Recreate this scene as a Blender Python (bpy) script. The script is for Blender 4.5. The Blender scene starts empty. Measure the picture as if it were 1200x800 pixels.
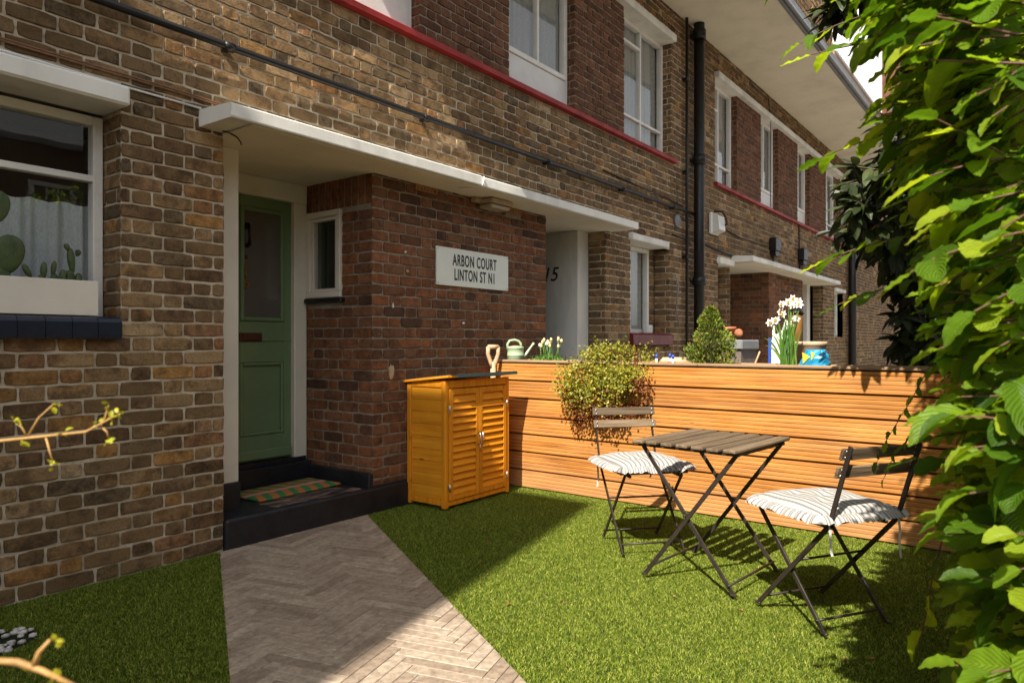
import bpy, math, random
import numpy as np
from mathutils import Vector, Matrix, noise as mnoise
random.seed(7); np.random.seed(7)
R = math.radians; PI = math.pi
sc = bpy.context.scene; col = sc.collection
COURSE = 0.0765
SUN_E, SKY_E, EXPO = 5.0, .108, 0.95

# ------------------------------------------------------------------ materials
MATS = {}
def mat(name):
    m = bpy.data.materials.new(name); m.use_nodes = True
    nt = m.node_tree; nt.nodes.clear()
    out = nt.nodes.new('ShaderNodeOutputMaterial'); b = nt.nodes.new('ShaderNodeBsdfPrincipled')
    nt.links.new(b.outputs[0], out.inputs[0]); MATS[name] = m
    return m, nt, b, out
def N(nt, t, **kw):
    n = nt.nodes.new(t)
    for k, v in kw.items():
        if k.startswith('i_'):
            key = k[2:]; key = int(key) if key.isdigit() else key.replace('_', ' ')
            n.inputs[key].default_value = v
        else: setattr(n, k, v)
    return n
def rgba(c): return (c[0], c[1], c[2], 1)
def ramp(nt, fac, stops, interp='LINEAR'):
    n = nt.nodes.new('ShaderNodeValToRGB'); e = n.color_ramp.elements; n.color_ramp.interpolation = interp
    while len(e) < len(stops): e.new(0.5)
    for el, (p, c) in zip(e, stops):
        el.position = p; el.color = rgba(c) if not isinstance(c, (int, float)) else (c, c, c, 1)
    nt.links.new(fac, n.inputs[0]); return n.outputs[0]
def mix(nt, fac, a, b, mode='MIX'):
    n = nt.nodes.new('ShaderNodeMix'); n.data_type = 'RGBA'; n.blend_type = mode
    for v, i in ((fac, 0), (a, 6), (b, 7)):
        if isinstance(v, (int, float)): n.inputs[i].default_value = v
        elif isinstance(v, tuple): n.inputs[i].default_value = rgba(v)
        else: nt.links.new(v, n.inputs[i])
    return n.outputs[2]
def coords(nt, kind='Object', scale=(1, 1, 1), rot=(0, 0, 0)):
    t = N(nt, 'ShaderNodeTexCoord'); m = N(nt, 'ShaderNodeMapping'); m.inputs['Scale'].default_value = scale
    m.inputs['Rotation'].default_value = rot
    nt.links.new(t.outputs[kind], m.inputs[0]); return m.outputs[0]
def noise(nt, vec, scale, detail=4, rough=0.55, out=0):
    n = N(nt, 'ShaderNodeTexNoise'); n.inputs['Scale'].default_value = scale; n.inputs['Detail'].default_value = detail
    n.inputs['Roughness'].default_value = rough
    nt.links.new(vec, n.inputs['Vector']); return n.outputs[out]
def bump(nt, b, h, strength=0.3, dist=0.01, prev=None):
    n = N(nt, 'ShaderNodeBump'); n.inputs['Strength'].default_value = strength; n.inputs['Distance'].default_value = dist
    nt.links.new(h, n.inputs['Height'])
    if prev is not None: nt.links.new(prev, n.inputs['Normal'])
    nt.links.new(n.outputs[0], b.inputs['Normal']); return n.outputs[0]
def island(nt): return N(nt, 'ShaderNodeNewGeometry').outputs['Random Per Island']

def brick_mat(name, stops, soot=0.35, dirt_col=(.03, .025, .02)):
    m, nt, b, o = mat(name); v = coords(nt)
    g_ = island(nt); c = ramp(nt, g_, stops, 'LINEAR')
    of_ = N(nt, 'ShaderNodeVectorMath', operation='ADD'); cb_ = N(nt, 'ShaderNodeCombineXYZ'); ml_ = N(nt, 'ShaderNodeMath', operation='MULTIPLY'); ml_.inputs[1].default_value = 91.0
    nt.links.new(g_, ml_.inputs[0]); nt.links.new(ml_.outputs[0], cb_.inputs[0]); nt.links.new(ml_.outputs[0], cb_.inputs[2]); nt.links.new(v, of_.inputs[0]); nt.links.new(cb_.outputs[0], of_.inputs[1]); v = of_.outputs[0]
    n1 = noise(nt, v, 24, 7, .72)
    lum = ramp(nt, noise(nt, cb_.outputs[0], .37, 0), [(.28, .45), (.5, 1.0), (.72, 1.5)]); c = mix(nt, .8, c, lum, 'MULTIPLY')
    burnt = ramp(nt, noise(nt, v, 7, 3, .6), [(.50, 0.0), (.66, .85)]); c = mix(nt, burnt, c, mix(nt, 1.0, c, (.30, .27, .26), 'MULTIPLY'))
    a_ = N(nt, 'ShaderNodeMath', operation='MULTIPLY_ADD'); nt.links.new(n1, a_.inputs[0]); a_.inputs[1].default_value = .9; nt.links.new(g_, a_.inputs[2])
    fr_ = N(nt, 'ShaderNodeMath', operation='FRACT'); nt.links.new(a_.outputs[0], fr_.inputs[0])
    c = mix(nt, .38, c, ramp(nt, fr_.outputs[0], [(max(.12, q), w) if q < .12 else (q, w) for q, w in stops[2:]]))
    c = mix(nt, 0.8, c, ramp(nt, n1, [(.3, .38), (.5, 1.0), (.72, 1.5)]), 'MULTIPLY')
    n2 = noise(nt, v, 85, 5, .75)
    spots = ramp(nt, n2, [(.58, 0.0), (.66, 1.0)])
    c = mix(nt, mix(nt, .6, (0, 0, 0), spots), c, dirt_col)
    pale = ramp(nt, noise(nt, v, 40, 6, .8), [(.62, 0.0), (.74, .45)])
    c = mix(nt, pale, c, mix(nt, .55, c, (.46, .38, .27)))
    big = ramp(nt, noise(nt, coords(nt), 1.1, 3, .6), [(.35, 0.0), (.7, 1.0)])
    c = mix(nt, mix(nt, soot, (0, 0, 0), big), c, mix(nt, 1.0, c, (.45, .40, .36), 'MULTIPLY'))
    nt.links.new(c, b.inputs['Base Color']); b.inputs['Roughness'].default_value = .88
    b.inputs['Specular IOR Level'].default_value = .25
    p = bump(nt, b, n1, .7, .014); bump(nt, b, n2, .7, .005, p); return m
STOCK = brick_mat('stock_brick', [(0, (.030, .024, .020)), (.06, (.045, .033, .025)), (.11, (.12, .066, .030)), (.24, (.17, .102, .046)), (.38, (.25, .165, .078)), (.55, (.38, .265, .135)),
                   (.66, (.30, .20, .095)), (.74, (.14, .080, .042)), (.85, (.20, .125, .070)), (.91, (.34, .165, .040)), (.95, (.30, .12, .055)), (1, (.46, .345, .20))])
REDB = brick_mat('red_brick', [(0, (.06, .034, .024)), (.12, (.13, .062, .036)), (.35, (.20, .092, .048)), (.5, (.15, .075, .045)), (.7, (.22, .098, .048)), (.82, (.30, .105, .040)), (.93, (.34, .125, .045)), (1, (.27, .15, .085))], .35)
PIERB = brick_mat('dark_red_brick', [(0, (.085, .042, .027)), (.4, (.15, .068, .038)), (.8, (.19, .086, .046)), (1, (.22, .105, .06))], .3)
def mortar_mat(nm='mortar', k=1.0):
    m, nt, b, o = mat(nm); v = coords(nt)
    n = noise(nt, v, 9, 6, .7)
    c = ramp(nt, n, [(q, tuple(x * k for x in w)) for q, w in ((.3, (.22, .17, .115)), (.42, (.46, .38, .27)), (.60, (.64, .55, .42)))])
    nt.links.new(c, b.inputs['Base Color']); b.inputs['Roughness'].default_value = .95
    bump(nt, b, noise(nt, v, 120, 4, .7), .7, .006); return m
MORTAR = mortar_mat(); MORTARD = mortar_mat('dark_mortar', .5)
def paint(name, c, rough=.45, var=.12, scale=6, bumpk=.15, chips=None, spec=.4, streak=False, metal=0.0):
    m, nt, b, o = mat(name); v = coords(nt, scale=(1, 1, .35) if streak else (1, 1, 1))
    n = noise(nt, v, scale, 6, .65)
    lo = tuple(x * (1 - var * 1.6) for x in c); hi = tuple(min(1, x * (1 + var * .6)) for x in c)
    cc = ramp(nt, n, [(.32, lo), (.55, c), (.75, hi)])
    if chips:
        k = ramp(nt, noise(nt, coords(nt), chips[1], 8, .75), [(chips[2], 0.0), (chips[2] + .05, 1.0)])
        cc = mix(nt, k, cc, chips[0])
    nt.links.new(cc, b.inputs['Base Color'])
    r = ramp(nt, n, [(.3, min(1, rough + .12)), (.7, max(0, rough - .08))]); nt.links.new(r, b.inputs['Roughness'])
    b.inputs['Specular IOR Level'].default_value = spec; b.inputs['Metallic'].default_value = metal
    if bumpk: bump(nt, b, noise(nt, coords(nt), scale * 7, 5, .6), bumpk, .004)
    return m
WHITE = paint('white_masonry_paint', (.79, .775, .71), .6, .16, 3, .35, ((.34, .28, .20), 4, .66), streak=True)
CREAM = paint('cream_soffit_paint', (.78, .72, .57), .7, .10, 1.6, .3, ((.36, .25, .14), 2.2, .70))
PORCHC = paint('cream_porch_paint', (.75, .70, .60), .6, .08, 2.2, .25, ((.42, .31, .19), 3, .76))
WOODW = paint('white_gloss_wood', (.83, .81, .75), .35, .07, 9, .12, ((.36, .32, .25), 14, .74))
PANELW = paint('white_panel_paint', (.75, .74, .70), .4, .07, 5, .08, ((.33, .27, .18), 4, .74))
GREEN = paint('sage_green_paint', (.165, .24, .125), .34, .07, 4, .06)
BLACKP = paint('black_step_paint', (.017, .017, .022), .42, .35, 7, .5, ((.05, .045, .042), 7, .68))
BLACKM = paint('black_pipe_paint', (.012, .011, .011), .38, .3, 20, .2)
BLUET = paint('blue_glazed_tile', (.022, .026, .045), .22, .2, 14, .12)
REDP = paint('red_sill_paint', (.34, .022, .02), .5, .25, 5, .3, ((.10, .02, .02), 9, .66))
REDT = paint('red_tile_sill', (.16, .022, .02), .35, .2, 8, .1)
PIPEC = paint('copper_cable', (.22, .115, .06), .6, .2, 30, 0)
GREYP = paint('grey_plastic', (.20, .21, .22), .5, .1, 8, .1)
SIGNW = paint('sign_enamel', (.80, .83, .77), .35, .05, 3, .03)
INK = paint('sign_black_ink', (.012, .012, .014), .4, .1, 8, 0)
BRASS = paint('aged_brass', (.33, .16, .05), .35, .25, 30, .1, metal=.85)
RUSTB = paint('brown_letterbox', (.085, .026, .015), .35, .2, 20, .1)
DARKM = paint('dark_bronze', (.03, .02, .014), .4, .2, 20, .1, metal=.6)
STEEL = paint('bright_steel', (.62, .62, .62), .28, .1, 30, .05, metal=1)
CHAIRM = paint('chair_dark_steel', (.032, .024, .019), .42, .3, 30, .1, ((.09, .04, .02), 40, .68))
TERRA = paint('terracotta', (.40, .14, .065), .8, .15, 12, .2)
AIRB = paint('terracotta_airbrick', (.42, .21, .08), .85, .15, 30, .3)
SAGEC = paint('sage_enamel', (.36, .45, .29), .3, .05, 6, .03)
SPADEW = None
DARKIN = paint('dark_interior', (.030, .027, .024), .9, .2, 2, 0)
ROOMW = paint('room_plaster', (.22, .20, .17), .9, .1, 2, 0)
GROUNDM = paint('earth_ground', (.13, .105, .08), .95, .25, 3, .6)
YARDM = paint('yard_concrete', (.26, .24, .21), .9, .15, 5, .5)
SOIL = paint('dark_soil', (.035, .024, .016), .95, .4, 20, .9)
BARK = paint('grey_brown_bark', (.12, .085, .06), .85, .3, 40, .6)
TWIG = paint('reddish_twig', (.13, .062, .038), .6, .25, 50, .3)
YTWIG = paint('yellow_new_twig', (.42, .24, .075), .5, .25, 40, .2)
CLADW = paint('white_cladding', (.82, .82, .82), .4, .05, 3, .05)
BLUEB = paint('blue_bag_plastic', (.02, .30, .55), .35, .15, 8, .25)
YELB = paint('yellow_print', (.65, .50, .04), .4, .1, 8, 0)
WHITEP = paint('white_plastic', (.78, .78, .76), .4, .05, 8, .05)
BLUEP = paint('blue_plastic', (.03, .08, .40), .4, .05, 8, .05)
REDPL = paint('red_plastic', (.62, .03, .03), .4, .05, 8, .05)
AMBER = paint('amber_metal', (.28, .14, .04), .4, .15, 12, .1)
TANP = paint('tan_stoneware', (.50, .36, .24), .8, .12, 12, .2)
FELT = paint('green_roof_felt', (.028, .055, .052), .85, .2, 40, .5)
PETAL = paint('white_petal', (.80, .77, .68), .5, .05, 20, 0)
PETALO = paint('orange_trumpet', (.80, .38, .03), .5, .1, 20, 0)
PETALY = paint('cream_bud', (.78, .62, .28), .5, .12, 20, 0)
CACT = paint('cactus_skin', (.062, .092, .028), .55, .3, 25, .4, ((.20, .13, .05), 18, .62))
GRAVM = paint('white_pebble', (.60, .57, .53), .8, .3, 30, .3)

def wood(name, stops, axis=0, rough=.6, ring=28, objvar=.0, knots=False, bk=.3, isl=0.0, weather=False):
    m, nt, b, o = mat(name); s = [ring, ring, ring]; s[axis] = ring * .045
    v = coords(nt, scale=tuple(s))
    if isl:
        add = N(nt, 'ShaderNodeVectorMath', operation='ADD'); sc_ = N(nt, 'ShaderNodeVectorMath', operation='SCALE'); sc_.inputs['Scale'].default_value = 37.0
        cmb = N(nt, 'ShaderNodeCombineXYZ'); r_ = island(nt)
        for i in range(3): nt.links.new(r_, cmb.inputs[i])
        nt.links.new(cmb.outputs[0], sc_.inputs[0]); nt.links.new(v, add.inputs[0]); nt.links.new(sc_.outputs[0], add.inputs[1]); v = add.outputs[0]
    n = noise(nt, v, 1.0, 7, .62)
    c = ramp(nt, n, stops)
    if objvar:
        r = N(nt, 'ShaderNodeObjectInfo').outputs['Random']
        c = mix(nt, 1.0, c, ramp(nt, r, [(0, 1 - objvar), (1, 1 + objvar)]), 'MULTIPLY')
    if isl:
        c = mix(nt, 1.0, c, ramp(nt, island(nt), [(0, 1 - isl), (1, 1 + isl)]), 'MULTIPLY')
    if knots:
        vo = N(nt, 'ShaderNodeTexVoronoi'); ks = [9, 9, 9]; ks[axis] = 3.2
        nt.links.new(coords(nt, scale=tuple(ks)), vo.inputs['Vector']); vo.inputs['Scale'].default_value = 1
        k = ramp(nt, vo.outputs['Distance'], [(.05, 1.0), (.10, 0.0)]); c = mix(nt, mix(nt, .7, (0, 0, 0), k), c, tuple(x * .25 for x in stops[0][1]))
    big = noise(nt, coords(nt), 2.5, 3)
    c = mix(nt, .5, c, ramp(nt, big, [(.3, .7), (.7, 1.15)]), 'MULTIPLY')
    if weather:
        sp = N(nt, 'ShaderNodeSeparateXYZ'); tc = N(nt, 'ShaderNodeTexCoord'); nt.links.new(tc.outputs['Object'], sp.inputs[0])
        lo = ramp(nt, sp.outputs[2], [(0, .75), (.16, .62), (.20, .08), (1, .0)]); gr = ramp(nt, noise(nt, coords(nt, scale=(8, .8, 8)), 2.0, 6, .7), [(.45, 0.0), (.65, .45)])
        f_ = mix(nt, 1.0, lo, gr, 'SCREEN'); c = mix(nt, mix(nt, .75, (0, 0, 0), f_), c, mix(nt, .5, c, (.36, .24, .15)))
        kn = N(nt, 'ShaderNodeTexVoronoi'); nt.links.new(coords(nt, scale=(1, 2.3, 14)), kn.inputs['Vector']); kn.inputs['Scale'].default_value = 1.0
        c = mix(nt, ramp(nt, kn.outputs['Distance'], [(.03, .8), (.06, 0.0)]), c, (.10, .04, .015))
    nt.links.new(c, b.inputs['Base Color']); b.inputs['Roughness'].default_value = rough; b.inputs['Specular IOR Level'].default_value = .3
    bump(nt, b, n, bk, .004); return m
FENCEW = wood('fence_decking_timber', [(.25, (.19, .060, .011)), (.40, (.36, .138, .024)), (.56, (.46, .195, .040)), (.78, (.54, .275, .075))], 1, .65, 40, .12, weather=True)
CAPW = wood('fence_cap_timber', [(.3, (.22, .13, .07)), (.6, (.38, .25, .14)), (.8, (.46, .33, .2))], 1, .75, 40)
CABW = wood('cabinet_orange_stain', [(.25, (.52, .165, .006)), (.5, (.72, .265, .010)), (.75, (.82, .35, .022))], 2, .62, 35, .06, True, .25)
CABH = wood('cabinet_orange_board', [(.25, (.52, .165, .006)), (.5, (.72, .265, .010)), (.75, (.82, .35, .022))], 0, .62, 35, .06, True, .25)
CABS = wood('cabinet_side_board', [(.25, (.56, .19, .008)), (.5, (.74, .29, .014)), (.75, (.82, .37, .028))], 1, .62, 35, .06, True, .25)
SLATW = wood('weathered_slat', [(.25, (.045, .029, .017)), (.42, (.115, .078, .046)), (.58, (.17, .122, .076)), (.8, (.25, .185, .12))], 0, .8, 60, .25, False, .6)
SPADEW = wood('pale_ash_wood', [(.3, (.42, .27, .15)), (.6, (.56, .39, .24)), (.8, (.62, .46, .3))], 2, .6, 60)
PLANKM = None
def plank_mat():
    m, nt, b, o = mat('greige_plank_paver'); v = coords(nt)
    c = ramp(nt, island(nt), [(0, (.27, .205, .15)), (.35, (.34, .265, .195)), (.7, (.385, .305, .23)), (1, (.43, .35, .265))])
    n = noise(nt, v, 34, 8, .75); c = mix(nt, .9, c, ramp(nt, n, [(.32, .5), (.5, .95), (.68, 1.35)]), 'MULTIPLY')
    n2 = noise(nt, coords(nt, scale=(1, 1, 1)), 5, 5, .7)
    c = mix(nt, ramp(nt, n2, [(.5, 0.0), (.7, .55)]), c, (.17, .12, .085)); n3 = noise(nt, v, 13, 6, .7); c = mix(nt, ramp(nt, n3, [(.56, 0.0), (.70, .6)]), c, (.50, .43, .35))
    nt.links.new(c, b.inputs['Base Color']); b.inputs['Roughness'].default_value = .62
    bump(nt, b, n, .35, .004); return m
PLANKM = plank_mat()
def doormat_mat():
    m, nt, b, o = mat('striped_coir'); t = N(nt, 'ShaderNodeTexCoord'); sp = N(nt, 'ShaderNodeSeparateXYZ'); nt.links.new(t.outputs['Object'], sp.inputs[0])
    def M(op, a, bb=0.0):
        n = N(nt, 'ShaderNodeMath', operation=op)
        for i, v in enumerate((a, bb)):
            if isinstance(v, (int, float)): n.inputs[i].default_value = v
            else: nt.links.new(v, n.inputs[i])
        return n.outputs[0]
    wob = M('MULTIPLY', noise(nt, coords(nt), 40, 3), .012)
    x = M('ADD', sp.outputs[0], wob); y = sp.outputs[1]
    # diagonal stripes either side of a pink middle band
    ay = M('ABSOLUTE', y); s = M('FRACT', M('MULTIPLY', M('ADD', x, M('MULTIPLY', ay, .45)), 9.5))
    k = M('GREATER_THAN', s, .5)
    c = mix(nt, k, (.04, .20, .06), (.46, .17, .035))
    pk = M('LESS_THAN', M('ADD', ay, M('MULTIPLY', noise(nt, coords(nt), 25, 2), .02)), .035)
    c = mix(nt, pk, c, (.60, .28, .24))
    nt.links.new(c, b.inputs['Base Color']); b.inputs['Roughness'].default_value = .95
    bump(nt, b, noise(nt, coords(nt), 260, 3), 1.0, .006); return m
DOORMAT = doormat_mat()
def cloth_mat():
    m, nt, b, o = mat('ticking_stripe_cotton'); t = N(nt, 'ShaderNodeTexCoord'); sp = N(nt, 'ShaderNodeSeparateXYZ'); nt.links.new(t.outputs['UV'], sp.inputs[0])
    mm = N(nt, 'ShaderNodeMath', operation='MULTIPLY'); mm.inputs[1].default_value = 15; nt.links.new(sp.outputs[0], mm.inputs[0])
    fr = N(nt, 'ShaderNodeMath', operation='FRACT'); nt.links.new(mm.outputs[0], fr.inputs[0])
    c = ramp(nt, fr.outputs[0], [(0, (.43, .415, .39)), (.56, (.43, .415, .39)), (.60, (.13, .125, .12)), (.66, (.13, .125, .12)), (.69, (.22, .21, .205)), (.80, (.22, .21, .205)), (.83, (.13, .125, .12)), (.92, (.13, .125, .12)), (.96, (.43, .415, .39))])
    nt.links.new(c, b.inputs['Base Color']); b.inputs['Roughness'].default_value = .9
    bump(nt, b, noise(nt, coords(nt), 300, 2), .25, .001); return m
CLOTH = cloth_mat()
def glass_mat(name, tint=(1, 1, 1), ior=1.5, rough=.0):
    m, nt, b, o = mat(name); nt.nodes.remove(b)
    lw_ = N(nt, 'ShaderNodeLayerWeight'); lw_.inputs['Blend'].default_value = .5
    f = N(nt, 'ShaderNodeMath', operation='POWER'); nt.links.new(lw_.outputs['Facing'], f.inputs[0]); f.inputs[1].default_value = 3.0
    f2 = N(nt, 'ShaderNodeMath', operation='MULTIPLY_ADD'); nt.links.new(f.outputs[0], f2.inputs[0]); f2.inputs[1].default_value = .75; f2.inputs[2].default_value = ior - 1.0; f = f2
    g = N(nt, 'ShaderNodeBsdfGlossy'); g.inputs['Roughness'].default_value = rough; t = N(nt, 'ShaderNodeBsdfTransparent'); t.inputs[0].default_value = rgba(tint)
    bp = N(nt, 'ShaderNodeBump'); bp.inputs['Strength'].default_value = .03; bp.inputs['Distance'].default_value = .02
    nt.links.new(noise(nt, coords(nt), 2.5, 2), bp.inputs['Height']); nt.links.new(bp.outputs[0], g.inputs['Normal'])
    x = N(nt, 'ShaderNodeMixShader'); nt.links.new(f.outputs[0], x.inputs[0]); nt.links.new(t.outputs[0], x.inputs[1]); nt.links.new(g.outputs[0], x.inputs[2])
    nt.links.new(x.outputs[0], o.inputs[0]); return m
GLASS = glass_mat('window_glass', (.95, .97, .97), 1.075)
FROST = paint('frosted_door_glass', (.13, .118, .105), .12, .15, 2, .02, spec=.6)
def net_mat(name, c, tr=.35):
    m, nt, b, o = mat(name); nt.nodes.remove(b)
    d = N(nt, 'ShaderNodeBsdfDiffuse'); d.inputs[0].default_value = rgba(c); t = N(nt, 'ShaderNodeBsdfTranslucent'); t.inputs[0].default_value = rgba(c)
    v = coords(nt, scale=(3, 3, 1)); w = noise(nt, v, 60, 2); d.inputs[0].default_value = rgba(c)
    nt.links.new(mix(nt, 1.0, c, ramp(nt, w, [(.35, .75), (.65, 1.05)]), 'MULTIPLY'), d.inputs[0])
    x = N(nt, 'ShaderNodeMixShader'); x.inputs[0].default_value = .35; nt.links.new(d.outputs[0], x.inputs[1]); nt.links.new(t.outputs[0], x.inputs[2])
    p = N(nt, 'ShaderNodeBsdfTransparent'); y = N(nt, 'ShaderNodeMixShader'); y.inputs[0].default_value = tr
    nt.links.new(x.outputs[0], y.inputs[1]); nt.links.new(p.outputs[0], y.inputs[2]); nt.links.new(y.outputs[0], o.inputs[0]); return m
NET = net_mat('net_curtain', (.82, .86, .88), .06)
CURT = net_mat('pale_curtain', (.60, .60, .56), .0)
def leaf_mat(name, stops, trans, rough=.4, veins=9, spec=.35, tf=.38):
    m, nt, b, o = mat(name)
    c = ramp(nt, island(nt), stops)
    c = mix(nt, .6, c, ramp(nt, noise(nt, coords(nt), 28, 4, .6), [(.3, .62), (.5, 1.0), (.7, 1.2)]), 'MULTIPLY')
    t = N(nt, 'ShaderNodeTexCoord'); sp = N(nt, 'ShaderNodeSeparateXYZ'); nt.links.new(t.outputs['UV'], sp.inputs[0])
    if veins:
        a = N(nt, 'ShaderNodeMath', operation='ABSOLUTE'); nt.links.new(sp.outputs[0], a.inputs[0])
        s = N(nt, 'ShaderNodeMath', operation='MULTIPLY_ADD'); nt.links.new(a.outputs[0], s.inputs[0]); s.inputs[1].default_value = -.45; nt.links.new(sp.outputs[1], s.inputs[2])
        k = N(nt, 'ShaderNodeMath', operation='MULTIPLY'); nt.links.new(s.outputs[0], k.inputs[0]); k.inputs[1].default_value = veins
        p = N(nt, 'ShaderNodeMath', operation='PINGPONG'); nt.links.new(k.outputs[0], p.inputs[0]); p.inputs[1].default_value = .5
        vein = ramp(nt, p.outputs[0], [(0, 1.0), (.10, 0.0)])
        mid = ramp(nt, a.outputs[0], [(.0, 1.0), (.05, 0.0)])
        vv = mix(nt, 1.0, vein, mid, 'LIGHTEN')
        c = mix(nt, mix(nt, .35, (0, 0, 0), vv), c, mix(nt, 1.0, c, (1.9, 1.7, 1.6), 'MULTIPLY'))
        bump(nt, b, p.outputs[0], .5, .004)
    nt.links.new(c, b.inputs['Base Color']); b.inputs['Roughness'].default_value = rough; b.inputs['Specular IOR Level'].default_value = spec
    tl = N(nt, 'ShaderNodeBsdfTranslucent'); nt.links.new(mix(nt, 1.0, c, trans, 'MULTIPLY'), tl.inputs[0])
    x = N(nt, 'ShaderNodeMixShader'); x.inputs[0].default_value = tf; nt.links.new(b.outputs[0], x.inputs[1]); nt.links.new(tl.outputs[0], x.inputs[2])
    nt.links.new(x.outputs[0], o.inputs[0]); return m
BEECH = leaf_mat('beech_leaf', [(0, (.034, .088, .007)), (.35, (.10, .195, .010)), (.7, (.19, .305, .014)), (1, (.34, .42, .03))], (1.9, 1.75, .8), .46, 9, .32, .52)
LAUREL = leaf_mat('shaded_evergreen_leaf', [(0, (.017, .028, .008)), (.6, (.034, .050, .014)), (1, (.065, .085, .028))], (1.5, 1.6, .8), .38, 8, .4, .15)  # evergreen leaf colour set darker to stand in for shade on the shrub
SMALLL = leaf_mat('small_bush_leaf', [(0, (.10, .125, .012)), (.5, (.24, .255, .022)), (.85, (.38, .35, .04)), (1, (.50, .40, .08))], (1.6, 1.5, .7), .45, 0, .4, .3)
RUSTL = leaf_mat('rusty_bush_leaf', [(0, (.11, .025, .012)), (.6, (.20, .05, .018)), (1, (.22, .12, .03))], (1.4, 1.0, .7), .5, 0, .3, .25)
CONIF = leaf_mat('conifer_spray', [(0, (.06, .11, .018)), (.5, (.15, .21, .03)), (.9, (.30, .32, .05)), (1, (.38, .20, .06))], (1.3, 1.3, .7), .6, 0, .2, .2)
DAFFL = leaf_mat('daffodil_leaf', [(0, (.07, .17, .03)), (.6, (.12, .25, .04)), (1, (.20, .33, .06))], (1.6, 1.6, .7), .4, 0, .4, .3)
BUDL = leaf_mat('yellow_bud_leaf', [(0, (.30, .32, .02)), (1, (.46, .42, .03))], (1.5, 1.4, .6), .5, 0, .3, .3)
GRASSM = leaf_mat('turf_blade', [(0, (.026, .056, .004)), (.4, (.10, .162, .010)), (.75, (.245, .31, .027)), (1, (.54, .54, .12))], (1.4, 1.4, .6), .55, 0, .25, .25)
TURFB = paint('turf_backing', (.014, .024, .004), .95, .3, 30, .5)
DRYL = leaf_mat('dry_leaf', [(0, (.22, .09, .03)), (1, (.40, .22, .09))], (1.2, 1, .8), .7, 0, .2, .2)

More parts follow.
